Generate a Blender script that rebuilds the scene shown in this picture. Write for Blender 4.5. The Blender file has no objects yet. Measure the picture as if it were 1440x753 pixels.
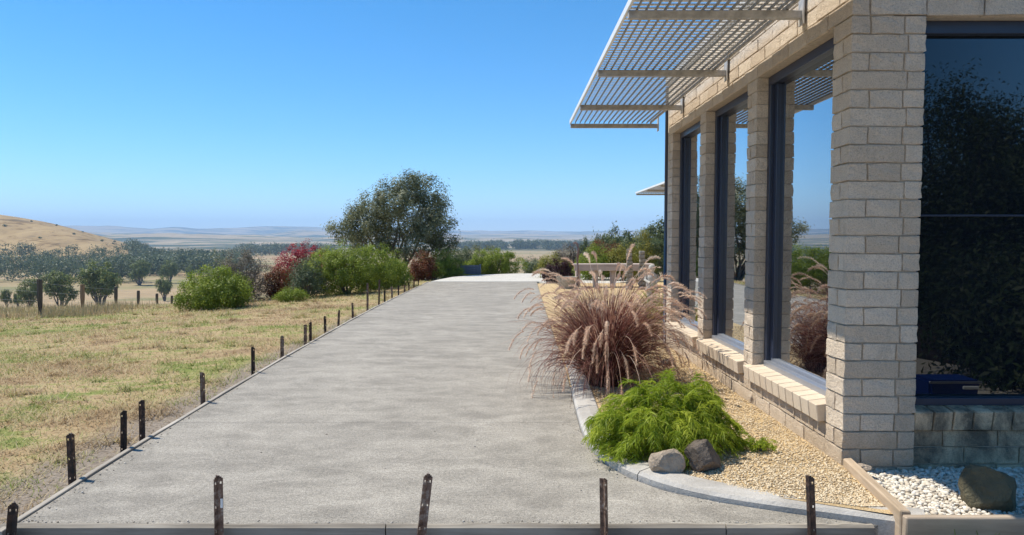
import bpy, bmesh, math, random
import numpy as np
from mathutils import Vector, Matrix
R = math.radians
S = bpy.context.scene
COL = S.collection

# ------------------------------------------------------------------ camera, sky, sun, exposure
EYE = 1.42
PITCH = R(3.0)
FPX = 1040.0                      # focal length in pixels of the 1440 wide photograph
HZ = 336.0                        # height of the horizon in it
cam = bpy.data.cameras.new('camera')
cam.lens = FPX / 1440 * 36; cam.sensor_width = 36; cam.sensor_fit = 'HORIZONTAL'
cam.shift_y = (HZ + FPX * math.tan(PITCH) - 376.5) / 1440
cam.clip_start = 0.05; cam.clip_end = 60000
camo = bpy.data.objects.new('camera', cam); COL.objects.link(camo)
camo.location = (0, 0, EYE); camo.rotation_euler = (math.pi / 2 - PITCH, 0, 0)
S.camera = camo

SUN = Vector((-1.0, 0.35, 1.78)).normalized()       # towards the sun
ELEV = math.asin(SUN.z); AZ = math.atan2(SUN.x, SUN.y)
world = bpy.data.worlds.new('World'); S.world = world; world.use_nodes = True
wn = world.node_tree
bg = wn.nodes['Background']
sky = wn.nodes.new('ShaderNodeTexSky'); sky.sky_type = 'NISHITA'; sky.sun_disc = False
sky.sun_elevation = ELEV; sky.sun_rotation = AZ
sky.altitude = 300; sky.air_density = 0.75; sky.dust_density = 0.0; sky.ozone_density = 5.5
hs = wn.nodes.new('ShaderNodeHueSaturation'); hs.inputs['Saturation'].default_value = 1.27; hs.inputs['Hue'].default_value = 0.492
wn.links.new(sky.outputs[0], hs.inputs['Color'])
wn.links.new(hs.outputs[0], bg.inputs[0]); bg.inputs[1].default_value = 0.122
sl = bpy.data.lights.new('sun', 'SUN'); sl.energy = 4.0; sl.angle = R(0.53); sl.color = (1.0, 0.94, 0.83)
so = bpy.data.objects.new('sun', sl); COL.objects.link(so)
so.rotation_euler = SUN.to_track_quat('Z', 'Y').to_euler(); so.location = (-20, 8, 40)
S.view_settings.view_transform = 'Standard'; S.view_settings.look = 'None'
S.view_settings.exposure = 0.68; S.view_settings.gamma = 1.0; S.view_settings.use_curve_mapping = False
S.render.engine = 'CYCLES'
S.cycles.use_denoising = True
S.cycles.max_bounces = 6; S.cycles.diffuse_bounces = 3; S.cycles.glossy_bounces = 3
S.cycles.transparent_max_bounces = 6; S.cycles.volume_bounces = 2
S.cycles.sample_clamp_indirect = 6

# ------------------------------------------------------------------ helpers
rng = np.random.default_rng(7)
random.seed(7)
cp, sp_ = math.cos(PITCH), math.sin(PITCH)

def ray(px, py):
    u = (px - 720) / FPX; v = (HZ + FPX * math.tan(PITCH) - py) / FPX
    return Vector((u, cp + v * sp_, -sp_ + v * cp))
def onz(px, py, z=0.0):
    d = ray(px, py); t = (z - EYE) / d.z
    return Vector((d.x * t, d.y * t, z))
def aty(px, py, y):
    d = ray(px, py); t = y / d.y
    return Vector((d.x * t, y, EYE + d.z * t))

def link(o, parent=None):
    COL.objects.link(o)
    if parent is not None: o.parent = parent
    return o
def obj(name, me, mat=None, parent=None, loc=None, rot=None, scale=None):
    if mat is not None and (len(me.materials) == 0): me.materials.append(mat)
    o = bpy.data.objects.new(name, me); link(o, parent)
    if loc is not None: o.location = loc
    if rot is not None: o.rotation_euler = rot
    if scale is not None: o.scale = scale
    return o
def empty(name, loc=(0, 0, 0), rz=0.0, parent=None):
    o = bpy.data.objects.new(name, None); link(o, parent)
    o.location = loc; o.rotation_euler = (0, 0, rz); o.empty_display_size = 0.2
    return o
def tag(o, label, cat, group=None):
    o['label'] = label; o['category'] = cat
    if group: o['group'] = group
    return o
def kind(o, k, label=None):
    o['kind'] = k
    if label: o['label'] = label
    return o

def mesh(name, V, F, smooth=False, rnd=None):
    me = bpy.data.meshes.new(name)
    V = np.asarray(V, dtype=np.float32)
    if isinstance(F, np.ndarray):
        n, k = F.shape
        me.vertices.add(len(V)); me.vertices.foreach_set('co', V.ravel())
        me.loops.add(n * k); me.polygons.add(n)
        me.loops.foreach_set('vertex_index', F.ravel().astype(np.int32))
        me.polygons.foreach_set('loop_start', np.arange(0, n * k, k, dtype=np.int32))
        me.polygons.foreach_set('loop_total', np.full(n, k, dtype=np.int32))
        me.update(calc_edges=True)
    else:
        me.from_pydata([tuple(map(float, v)) for v in V], [], F); me.update()
    if smooth:
        me.polygons.foreach_set('use_smooth', np.ones(len(me.polygons), dtype=bool))
    if rnd is not None:
        a = me.attributes.new('rnd', 'FLOAT', 'POINT'); a.data.foreach_set('value', np.asarray(rnd, dtype=np.float32))
    return me
def from_bm(name, bm, smooth=False):
    me = bpy.data.meshes.new(name); bm.normal_update(); bm.to_mesh(me); bm.free()
    if smooth: me.polygons.foreach_set('use_smooth', np.ones(len(me.polygons), dtype=bool))
    return me
def bm_box(bm, c, d, M=None):
    g = bmesh.ops.create_cube(bm, size=1.0)['verts']
    for v in g:
        v.co = Vector((v.co.x * d[0] + c[0], v.co.y * d[1] + c[1], v.co.z * d[2] + c[2]))
        if M: v.co = M @ v.co
    return g
_cache = {}
def block(dx, dy, dz, bev=0.004, jit=0.0, var=0):
    """a bevelled block centred on the origin, shared between alike pieces"""
    key = (round(dx, 3), round(dy, 3), round(dz, 3), bev, jit, var)
    if key in _cache: return _cache[key]
    bm = bmesh.new(); bm_box(bm, (0, 0, 0), (dx, dy, dz))
    if bev: bmesh.ops.bevel(bm, geom=bm.edges[:], offset=bev, segments=1, affect='EDGES')
    if jit > 0.0025: bmesh.ops.subdivide_edges(bm, edges=[e for e in bm.edges if e.calc_length() > 0.05], cuts=1, use_grid_fill=True)
    r = random.Random(hash(key) & 0xffff)
    if jit:
        for v in bm.verts: v.co += Vector((r.uniform(-1, 1), r.uniform(-1, 1), r.uniform(-1, 1))) * jit
    me = from_bm('block', bm); _cache[key] = me
    return me
def tube_bm(bm, pts, radii, n=8, cap=True):
    rings = []
    for i, p in enumerate(pts):
        p = Vector(p)
        a = Vector(pts[max(0, i - 1)]); b = Vector(pts[min(len(pts) - 1, i + 1)])
        t = (b - a).normalized()
        u = t.cross(Vector((0, 0, 1)));
        if u.length < 1e-3: u = Vector((1, 0, 0))
        u.normalize(); w = t.cross(u)
        rr = radii[i] if hasattr(radii, '__len__') else radii
        rings.append([bm.verts.new(p + (u * math.cos(2 * math.pi * k / n) + w * math.sin(2 * math.pi * k / n)) * rr) for k in range(n)])
    for a, b in zip(rings[:-1], rings[1:]):
        for k in range(n): bm.faces.new((a[k], a[(k + 1) % n], b[(k + 1) % n], b[k]))
    if cap:
        bm.faces.new(rings[0]); bm.faces.new(rings[-1][::-1])

# numpy value noise
def _hash(ix, iy, s):
    n = (ix.astype(np.int64) * 374761393 + iy.astype(np.int64) * 668265263 + s * 974634777) & 0x7fffffff
    n = ((n ^ (n >> 13)) * 1274126177) & 0x7fffffff
    return ((n ^ (n >> 16)) & 0xffff) / 65535.0
def vnoise(x, y, s=0):
    ix = np.floor(x); iy = np.floor(y); fx = x - ix; fy = y - iy
    fx = fx * fx * (3 - 2 * fx); fy = fy * fy * (3 - 2 * fy)
    ix = ix.astype(np.int64); iy = iy.astype(np.int64)
    a = _hash(ix, iy, s); b = _hash(ix + 1, iy, s); c = _hash(ix, iy + 1, s); d = _hash(ix + 1, iy + 1, s)
    return (a * (1 - fx) + b * fx) * (1 - fy) + (c * (1 - fx) + d * fx) * fy
def fbm(x, y, s=0, o=4):
    t = 0; a = 0.5
    for i in range(o):
        t = t + a * vnoise(x * 2 ** i, y * 2 ** i, s + i); a *= 0.5
    return t / (1 - 0.5 ** o)
def sstep(a, b, x):
    t = np.clip((x - a) / (b - a), 0, 1); return t * t * (3 - 2 * t)

# ------------------------------------------------------------------ materials
class NT:
    def __init__(s, name):
        s.m = bpy.data.materials.new(name); s.m.use_nodes = True
        s.t = s.m.node_tree; s.n = s.t.nodes; s.b = s.n['Principled BSDF']; s.out = s.n['Material Output']
        s.pos = None
    def add(s, typ, **kw):
        n = s.n.new(typ)
        for k, v in kw.items(): setattr(n, k, v)
        return n
    def l(s, a, b): s.t.links.new(a, b)
    def coord(s, which='Object', scale=(1, 1, 1), rot=(0, 0, 0)):
        if which == 'Position':
            g = s.add('ShaderNodeNewGeometry').outputs['Position']
        else:
            g = s.add('ShaderNodeTexCoord').outputs[which]
        mp = s.add('ShaderNodeMapping'); mp.inputs['Scale'].default_value = scale; mp.inputs['Rotation'].default_value = rot
        s.l(g, mp.inputs[0]); return mp.outputs[0]
    def noise(s, vec, scale, detail=4, rough=0.55, dist=0.0):
        n = s.add('ShaderNodeTexNoise'); n.inputs['Scale'].default_value = scale
        n.inputs['Detail'].default_value = detail; n.inputs['Roughness'].default_value = rough; n.inputs['Distortion'].default_value = dist
        s.l(vec, n.inputs['Vector']); return n.outputs['Fac']
    def ramp(s, fac, stops, interp='LINEAR'):
        r = s.add('ShaderNodeValToRGB'); r.color_ramp.interpolation = interp
        e = r.color_ramp.elements
        while len(e) < len(stops): e.new(0.5)
        for i, (p, c) in enumerate(stops):
            e[i].position = p; e[i].color = (c[0], c[1], c[2], 1) if hasattr(c, '__len__') else (c, c, c, 1)
        s.l(fac, r.inputs[0]); return r.outputs[0]
    def mix(s, fac, a, b, mode='MIX'):
        m = s.add('ShaderNodeMix', data_type='RGBA', blend_type=mode)
        for i, v in ((0, fac), (6, a), (7, b)):
            if hasattr(v, 'is_linked') or isinstance(v, bpy.types.NodeSocket): s.l(v, m.inputs[i])
            else: m.inputs[i].default_value = (v if i == 0 else (v[0], v[1], v[2], 1))
        return m.outputs[2]
    def math(s, op, a, b=None, c=None):
        m = s.add('ShaderNodeMath', operation=op)
        for i, v in enumerate((a, b, c)):
            if v is None: continue
            if isinstance(v, bpy.types.NodeSocket): s.l(v, m.inputs[i])
            else: m.inputs[i].default_value = v
        return m.outputs[0]
    def maprange(s, v, a, b, c=0.0, d=1.0, smooth=True):
        m = s.add('ShaderNodeMapRange', interpolation_type='SMOOTHSTEP' if smooth else 'LINEAR')
        s.l(v, m.inputs[0])
        for i, q in enumerate((a, b, c, d)): m.inputs[i + 1].default_value = q
        return m.outputs[0]
    def bump(s, h, strength, dist, normal=None):
        b = s.add('ShaderNodeBump'); b.inputs['Strength'].default_value = strength; b.inputs['Distance'].default_value = dist
        s.l(h, b.inputs['Height'])
        if normal is not None: s.l(normal, b.inputs['Normal'])
        s.l(b.outputs[0], s.b.inputs['Normal']); return b.outputs[0]
    def base(s, c):
        if isinstance(c, bpy.types.NodeSocket): s.l(c, s.b.inputs['Base Color'])
        else: s.b.inputs['Base Color'].default_value = (c[0], c[1], c[2], 1)
    def set(s, rough=0.8, metal=0.0, spec=0.3):
        s.b.inputs['Roughness'].default_value = rough; s.b.inputs['Metallic'].default_value = metal
        s.b.inputs['Specular IOR Level'].default_value = spec

def leaf_mat(name, c1, c2, c3=None, trans=0.35, rough=0.5):
    t = NT(name)
    a = t.add('ShaderNodeAttribute', attribute_name='rnd').outputs['Fac']
    stops = [(0.0, c1), (0.65, c2)] + ([(1.0, c3)] if c3 else [])
    col = t.ramp(a, stops)
    t.base(col); t.set(rough=rough, spec=0.25)
    tr = t.add('ShaderNodeBsdfTranslucent'); t.l(col, tr.inputs[0])
    mx = t.add('ShaderNodeMixShader'); mx.inputs[0].default_value = trans
    t.l(t.b.outputs[0], mx.inputs[1]); t.l(tr.outputs[0], mx.inputs[2]); t.l(mx.outputs[0], t.out.inputs[0])
    return t.m
def plain(name, col, rough=0.7, metal=0.0, vary=0.25, scale=8.0, bump=0.3, bdist=0.004, spec=0.3, coord='Object'):
    t = NT(name); v = t.coord(coord)
    n = t.noise(v, scale, 6, 0.6)
    c0 = [x * (1 - vary) for x in col]; c1 = [min(1, x * (1 + vary)) for x in col]
    t.base(t.ramp(n, [(0.3, c0), (0.7, c1)])); t.set(rough, metal, spec)
    if bump: t.bump(t.noise(v, scale * 5, 5, 0.65), bump, bdist)
    return t.m

M = {}
# --- concrete of the new driveway: broomed, slightly patchy
def concrete(name, c_lo, c_hi, sk=1.0):
    t = NT(name); p = t.coord('Position')
    big = t.noise(p, 0.5, 4, 0.55, 0.6)
    swirl = t.noise(t.coord('Position', (1.0, 1.25, 1), (0, 0, R(20))), 3.4, 6, 0.62, 1.8)
    v_ = t.add('ShaderNodeTexVoronoi', feature='SMOOTH_F1'); v_.inputs['Scale'].default_value = 2.3; v_.inputs['Smoothness'].default_value = 0.35
    wob = t.add('ShaderNodeVectorMath', operation='ADD'); nz = t.add('ShaderNodeTexNoise'); nz.inputs['Scale'].default_value = 1.1; nz.inputs['Detail'].default_value = 3
    t.l(p, nz.inputs['Vector']); t.l(t.coord('Position', (0.8, 1.7, 1)), wob.inputs[0]); t.l(nz.outputs['Color'], wob.inputs[1]); t.l(wob.outputs[0], v_.inputs['Vector'])
    line = t.noise(t.coord('Position', (1.0, 6.0, 1), (0, 0, R(4))), 2.6, 5, 0.65, 1.8)
    grain = t.noise(p, 48, 3, 0.7)
    speck = t.noise(p, 130, 2, 0.7)
    f = t.math('ADD', t.math('ADD', t.math('MULTIPLY', big, 0.14), t.math('MULTIPLY', v_.outputs['Distance'], 0.22)), t.math('ADD', t.math('MULTIPLY', swirl, 0.44), t.math('MULTIPLY', line, 0.12)))
    col = t.ramp(f, [(0.36, c_lo), (0.60, c_hi)])
    col = t.mix(1.0, col, t.ramp(grain, [(0.30, (1 - 0.24 * sk,) * 3), (0.5, (1,) * 3), (0.70, (1 + 0.18 * sk,) * 3)]), 'MULTIPLY')
    sp = t.ramp(speck, [(0.33, (1 - 0.36 * sk,) * 3), (0.5, (1,) * 3), (0.68, (1 + 0.26 * sk,) * 3)])
    t.base(t.mix(1.0, col, sp, 'MULTIPLY')); t.set(0.85, 0, 0.25)
    h = t.math('ADD', t.math('ADD', t.math('MULTIPLY', speck, 0.5), grain), t.math('MULTIPLY', line, 1.0))
    t.bump(h, 0.7, 0.006)
    return t.m
M['slab'] = concrete('new_concrete', (0.245, 0.222, 0.186), (0.385, 0.350, 0.295), 1.25)
M['old_slab'] = concrete('old_concrete', (0.50, 0.47, 0.41), (0.60, 0.56, 0.49))
M['kerb'] = concrete('kerb_concrete', (0.36, 0.335, 0.30), (0.50, 0.47, 0.425), 0.35)
def brick_mat():
    t = NT('split_face_block'); v = t.coord('Position')
    rnd = t.add('ShaderNodeObjectInfo').outputs['Random']
    n = t.noise(v, 9, 5, 0.6); s = t.noise(v, 130, 3, 0.7)
    col = t.ramp(rnd, [(0.0, (0.61, 0.495, 0.375)), (0.5, (0.70, 0.58, 0.45)), (1.0, (0.77, 0.65, 0.515))])
    col = t.mix(0.6, col, t.ramp(n, [(0.3, (0.86, 0.85, 0.83)), (0.7, (1.12, 1.1, 1.07))]), 'MULTIPLY')
    col = t.mix(0.7, col, t.ramp(s, [(0.32, (0.66, 0.64, 0.61)), (0.5, (1.02, 1.02, 1.02)), (0.75, (1.2, 1.2, 1.2))]), 'MULTIPLY')
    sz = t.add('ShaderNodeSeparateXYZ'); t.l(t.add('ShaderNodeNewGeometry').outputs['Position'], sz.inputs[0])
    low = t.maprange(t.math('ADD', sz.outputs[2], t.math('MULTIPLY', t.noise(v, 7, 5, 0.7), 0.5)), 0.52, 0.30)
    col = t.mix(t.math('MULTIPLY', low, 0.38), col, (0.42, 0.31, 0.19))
    stain = t.ramp(t.noise(t.coord('Position', (1, 1, 0.25)), 6, 5, 0.7), [(0.60, 0.0), (0.74, 0.45)])
    col = t.mix(stain, col, (0.27, 0.22, 0.17))
    t.base(col); t.set(0.9, 0, 0.15)
    h = t.math('ADD', t.math('MULTIPLY', t.noise(v, 42, 5, 0.7), 1.0), t.math('MULTIPLY', s, 0.4))
    t.bump(h, 0.9, 0.028); return t.m
M['brick'] = brick_mat()
def smooth_brick():
    t = NT('smooth_block'); v = t.coord('Position')
    rnd = t.add('ShaderNodeObjectInfo').outputs['Random']
    col = t.ramp(rnd, [(0.0, (0.58, 0.47, 0.35)), (1.0, (0.66, 0.55, 0.42))])
    col = t.mix(0.6, col, t.ramp(t.noise(v, 40, 5, 0.7), [(0.3, (0.8, 0.79, 0.77)), (0.7, (1.08, 1.07, 1.05))]), 'MULTIPLY')
    t.base(col); t.set(0.85, 0, 0.2); t.bump(t.noise(v, 90, 4, 0.7), 0.5, 0.006); return t.m
M['sill'] = smooth_brick()
def stained_brick():
    t = NT('stained_block'); v = t.coord('Position')
    rnd = t.add('ShaderNodeObjectInfo').outputs['Random']
    col = t.ramp(rnd, [(0.0, (0.54, 0.40, 0.255)), (1.0, (0.64, 0.49, 0.32))])
    st = t.noise(t.coord('Position', (1, 1, 0.6)), 5.5, 6, 0.65, 0.4)
    col = t.mix(t.ramp(st, [(0.40, 0.0), (0.58, 0.9)]), col, (0.12, 0.105, 0.08))
    col = t.mix(0.7, col, t.ramp(t.noise(v, 130, 3, 0.7), [(0.32, (0.55,) * 3), (0.5, (1,) * 3), (0.75, (1.15,) * 3)]), 'MULTIPLY')
    t.base(col); t.set(0.9, 0, 0.15); t.bump(t.noise(v, 42, 5, 0.7), 0.8, 0.014); return t.m
M['stained'] = stained_brick()
M['mortar'] = plain('mortar', (0.42, 0.35, 0.27), 0.95, 0, 0.2, 30, 0.5, 0.004, coord='Position')
M['render_wall'] = plain('wall_paint', (0.50, 0.43, 0.34), 0.9, 0, 0.08, 4, 0.4, 0.004)
M['navy'] = plain('navy_metal', (0.022, 0.028, 0.05), 0.35, 0.0, 0.1, 5, 0, spec=0.6)
M['silver'] = plain('silver_sunlit_sheen', (0.36, 0.38, 0.42), 0.35, 0.6, 0.08, 9, 0, spec=0.5)  # silver of the tub rim; paints sunlit sheen on the navy side frames
M['steel'] = plain('grey_steel', (0.42, 0.40, 0.37), 0.6, 0.2, 0.3, 14, 0.2, 0.002)
M['slat'] = plain('galvanised_slat', (0.74, 0.73, 0.70), 0.55, 0.15, 0.12, 20, 0.1, 0.001)
M['rail'] = plain('dark_rail', (0.36, 0.35, 0.33), 0.6, 0.2, 0.15, 20, 0.1, 0.001)
M['white_metal'] = plain('white_metal', (0.75, 0.75, 0.73), 0.4, 0, 0.05, 5, 0)
def glass():
    t = NT('tinted_glass')
    lw = t.add('ShaderNodeLayerWeight'); lw.inputs[0].default_value = 0.5
    v = t.coord('Position')
    t.base((0.006, 0.008, 0.012)); t.set(0.2, 0, 0.0)
    bp = t.add('ShaderNodeBump'); bp.inputs['Strength'].default_value = 0.03; bp.inputs['Distance'].default_value = 0.02
    t.l(t.noise(v, 1.1, 1, 0.4), bp.inputs['Height'])
    g = t.add('ShaderNodeBsdfGlossy'); g.inputs['Roughness'].default_value = 0.014; g.inputs['Color'].default_value = (0.93, 0.97, 1, 1)
    t.l(bp.outputs[0], g.inputs['Normal'])
    f = t.math('MULTIPLY', t.math('POWER', lw.outputs['Facing'], 1.5), 1.2)
    mx = t.add('ShaderNodeMixShader'); t.l(f, mx.inputs[0]); t.l(t.b.outputs[0], mx.inputs[1]); t.l(g.outputs[0], mx.inputs[2])
    t.l(mx.outputs[0], t.out.inputs[0]); return t.m
M['glass'] = glass()
M['rust'] = plain('rusty_black_steel', (0.055, 0.040, 0.032), 0.65, 0.3, 0.55, 16, 0.4, 0.002)
def rusty():
    t = NT('rusty_picket'); v = t.coord('Object')
    rnd = t.add('ShaderNodeObjectInfo').outputs['Random']
    n = t.noise(v, 22, 5, 0.65)
    f = t.math('ADD', n, t.math('MULTIPLY', t.math('SUBTRACT', rnd, 0.5), 0.25))
    t.base(t.ramp(f, [(0.38, (0.03, 0.025, 0.023)), (0.50, (0.085, 0.05, 0.036)), (0.62, (0.19, 0.12, 0.085)), (0.72, (0.32, 0.28, 0.24))])); t.set(0.6, 0.3, 0.4)
    t.bump(t.noise(v, 90, 4, 0.7), 0.4, 0.002); return t.m
M['picket'] = rusty()
def timber(name, lo, hi, sc=(1, 1, 1)):
    t = NT(name); v = t.coord('Object', sc)
    g = t.noise(v, 14, 6, 0.65, 0.4); n = t.noise(t.coord('Object'), 3, 4)
    col = t.ramp(g, [(0.3, lo), (0.7, hi)])
    t.base(t.mix(0.5, col, t.ramp(n, [(0.3, (0.7,) * 3), (0.7, (1.15,) * 3)]), 'MULTIPLY')); t.set(0.85, 0, 0.2)
    t.bump(g, 0.5, 0.004); return t.m
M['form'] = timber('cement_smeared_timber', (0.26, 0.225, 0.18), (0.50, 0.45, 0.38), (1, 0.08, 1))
M['formx'] = timber('cement_smeared_timber_shaded', (0.17, 0.145, 0.115), (0.42, 0.37, 0.30), (0.08, 1, 1))  # side board timber, darkened to put the front face's shade into the colour
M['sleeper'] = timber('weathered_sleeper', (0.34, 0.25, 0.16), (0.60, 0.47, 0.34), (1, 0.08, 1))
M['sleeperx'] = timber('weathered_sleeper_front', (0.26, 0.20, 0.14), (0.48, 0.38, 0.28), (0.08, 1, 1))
M['post'] = timber('grey_post_timber', (0.055, 0.045, 0.035), (0.16, 0.135, 0.11), (1, 1, 0.08))
M['post_tan'] = timber('tan_post_timber', (0.22, 0.14, 0.08), (0.36, 0.25, 0.15), (1, 1, 0.08))
M['bench'] = timber('pale_bench_timber', (0.40, 0.32, 0.27), (0.56, 0.47, 0.41), (0.08, 1, 1))
M['stone_post'] = plain('layered_stone', (0.26, 0.24, 0.20), 0.9, 0, 0.4, 12, 0.6, 0.02)
M['wicker'] = plain('grey_wicker', (0.40, 0.36, 0.30), 0.85, 0, 0.35, 30, 0.6, 0.01)
M['planter'] = plain('blue_grey_planter', (0.16, 0.17, 0.20), 0.7, 0, 0.2, 10, 0.3, 0.004)
M['blue'] = plain('blue_plastic', (0.01, 0.04, 0.24), 0.4, 0, 0.05, 6, 0)
M['bark'] = timber('bark', (0.09, 0.07, 0.055), (0.24, 0.20, 0.165), (1, 1, 0.2))
M['rock_tan'] = plain('tan_rock', (0.40, 0.32, 0.24), 0.9, 0, 0.35, 7, 0.9, 0.03)
M['rock_dark'] = plain('dark_brown_rock', (0.15, 0.12, 0.095), 0.9, 0, 0.35, 6, 0.9, 0.03)
M['rock_moss'] = plain('mossy_boulder', (0.115, 0.10, 0.06), 0.9, 0, 0.45, 4, 0.9, 0.03)

# ------------------------------------------------------------------ terrain
def terrain(x, y):
    x = np.asarray(x, float); y = np.asarray(y, float)
    r = np.hypot(x, y)
    z = -0.05 + 0 * x
    z = z - 0.07 * sstep(3.75, 3.5, y) * sstep(-3.5, -2.6, x)
    left = np.clip(-x - 2.95, 0, None)
    z = z - 0.95 * (1 - np.exp(-0.040 * left / 0.95)) - 0.02 * np.clip(left - 30, 0, 200) * 0.3
    y0 = 20.5 + 11.5 * sstep(-9, -3, x) + 1.5 * sstep(0, 30, x)
    k = 3.5
    d = k * np.log1p(np.exp(np.clip((y - y0) / k, -30, 30))); d = np.where((y - y0) / k > 30, y - y0, d)
    drop = 0.094 * d
    cap = 17.5
    drop = -3.0 * np.log(np.exp(-np.clip(drop, 0, 60) / 3.0) + np.exp(-cap / 3.0)) * 1.0
    z = z - np.clip(drop, 0, None)
    far = sstep(60, 320, y)
    z = z + far * (fbm(x / 140, y / 140, 3, 3) - 0.5) * 2.6
    # the golden hill on the left
    e = -0.47 * np.clip(y, 480, 2000) - x + 26 * (fbm(x / 90, y / 90, 11, 3) - 0.5)
    prof = 50 * (1 - np.exp(-np.clip(e, 0, None) * 0.0078)) + 0.03 * np.clip(e - 60, 0, 600)
    wy = sstep(470, 690, y) * (1 - sstep(820, 1050, y))
    z = z + prof * wy * sstep(-5, 60, e + 8) * 1.12
    e2 = -0.64 * np.clip(y, 480, 2000) - x
    z = z + 26 * (1 - np.exp(-np.clip(e2, 0, None) * 0.01)) * sstep(900, 1080, y) * (1 - sstep(1200, 1700, y))
    # rolling country and far ridges
    ang = np.arctan2(x, np.maximum(y, 1))
    mid = sstep(1300, 2600, r)
    z = z + mid * (fbm(x / 800, y / 800, 21, 4) - 0.48) * 34
    for (rc, w, hL, hR, s, sc) in ((3300, 450, 26, 8, 31, 11), (5600, 700, 62, 34, 35, 9), (8600, 1100, 128, 100, 41, 7)):
        hh = hL + (hR - hL) * sstep(-0.30, 0.15, ang)
        hh = hh * (0.25 + 1.4 * fbm(ang * sc + 5, r / 2600, s, 5))
        z = z + (hh + 6) * np.exp(-((r - rc) / w) ** 2)
    return z
def tz(x, y): return float(terrain(np.array([x]), np.array([y]))[0])

def ground_mat():
    t = NT('ground'); p = t.coord('Position')
    sep = t.add('ShaderNodeSeparateXYZ'); t.l(t.add('ShaderNodeNewGeometry').outputs['Position'], sep.inputs[0])
    X, Y, Z = sep.outputs
    # mown dry lawn: tan thatch, green patches, brown bare strips that run along the mower's way
    g1 = t.noise(t.coord('Position', (0.6, 1.15, 1), (0, 0, R(-14))), 0.8, 6, 0.68, 0.9)
    g2 = t.noise(p, 5.5, 5, 0.7)
    g3 = t.noise(p, 38, 4, 0.7)
    lawn = t.ramp(t.math('ADD', t.math('MULTIPLY', g1, 0.72), t.math('MULTIPLY', g2, 0.28)),
                  [(0.34, (0.21, 0.145, 0.085)), (0.43, (0.34, 0.235, 0.13)), (0.52, (0.44, 0.33, 0.18)), (0.55, (0.31, 0.28, 0.11)), (0.61, (0.19, 0.225, 0.06))])
    lawn = t.mix(0.8, lawn, t.ramp(g3, [(0.3, (0.62,) * 3), (0.7, (1.35,) * 3)]), 'MULTIPLY')
    dirt = t.ramp(g3, [(0.3, (0.17, 0.135, 0.10)), (0.7, (0.36, 0.30, 0.24))])
    nearslab = t.math('MULTIPLY', t.maprange(t.math('ADD', X, t.math('MULTIPLY', g2, 0.5)), -3.0, -2.7), t.maprange(Y, 20, 12))
    lawn = t.mix(nearslab, lawn, dirt)
    # valley paddocks
    pad = t.ramp(t.noise(t.coord('Position', (0.004, 0.008, 0)), 1.0, 4, 0.55, 0.3), [(0.35, (0.31, 0.22, 0.13)), (0.5, (0.36, 0.265, 0.155)), (0.58, (0.20, 0.19, 0.09)), (0.66, (0.38, 0.29, 0.18))])
    pad = t.mix(0.6, pad, t.ramp(t.noise(p, 0.09, 6, 0.7), [(0.3, (0.75,) * 3), (0.7, (1.2,) * 3)]), 'MULTIPLY')
    hill = t.ramp(t.noise(t.coord('Position', (0.035, 0.012, 0.05)), 1.0, 6, 0.65, 0.4), [(0.34, (0.17, 0.125, 0.07)), (0.45, (0.33, 0.23, 0.115)), (0.7, (0.43, 0.31, 0.16))])
    scarp = t.ramp(t.noise(t.coord('Position', (0.045, 0.045, 0.3)), 1.0, 6, 0.75, 1.2), [(0.53, (1, 1, 1)), (0.62, (0.42, 0.36, 0.28))])
    hill = t.mix(0.85, hill, scarp, 'MULTIPLY')
    onhill = t.math('MULTIPLY', t.maprange(Z, -17, -12.5), t.maprange(Y, 430, 560))
    onhill = t.math('MULTIPLY', onhill, t.maprange(Y, 1900, 1500))
    # far country: pale paddocks and dark tree belts
    fpat = t.noise(t.coord('Position', (0.0016, 0.0042, 0)), 1.0, 6, 0.62, 0.6)
    farc = t.ramp(fpat, [(0.40, (0.03, 0.05, 0.028)), (0.475, (0.07, 0.085, 0.045)), (0.50, (0.26, 0.21, 0.13)), (0.58, (0.37, 0.29, 0.19)), (0.62, (0.10, 0.115, 0.06)), (0.75, (0.33, 0.27, 0.18))])
    col = t.mix(t.maprange(Y, 34, 70), lawn, pad)
    col = t.mix(t.maprange(Y, 900, 1500), col, farc)
    col = t.mix(onhill, col, hill)
    t.base(col); t.set(0.95, 0, 0.1)
    t.bump(t.math('ADD', g3, t.math('MULTIPLY', g2, 1.5)), 0.7, 0.03)
    return t.m
M['ground'] = ground_mat()
view = np.linspace(-R(44), R(44), 460)
rest = np.linspace(R(44), 2 * math.pi - R(44), 72)[1:-1]
A = np.concatenate([view, rest]); Rr = np.concatenate([[0.0], np.geomspace(0.6, 15000, 290)])
AA, RR = np.meshgrid(A, Rr)
gx, gy = RR * np.sin(AA), RR * np.cos(AA); gz = terrain(gx, gy)
nA, nR = len(A), len(Rr)
i, j = np.meshgrid(np.arange(nR - 1), np.arange(nA), indexing='ij'); j2 = (j + 1) % nA
F = np.stack([i * nA + j, i * nA + j2, (i + 1) * nA + j2, (i + 1) * nA + j], -1).reshape(-1, 4)
g = obj('ground', mesh('ground', np.stack([gx, gy, gz], -1).reshape(-1, 3), F, True), M['ground'])
kind(g, 'structure', 'dry rolling farmland with mown lawn, valley paddocks and hills')

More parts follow.
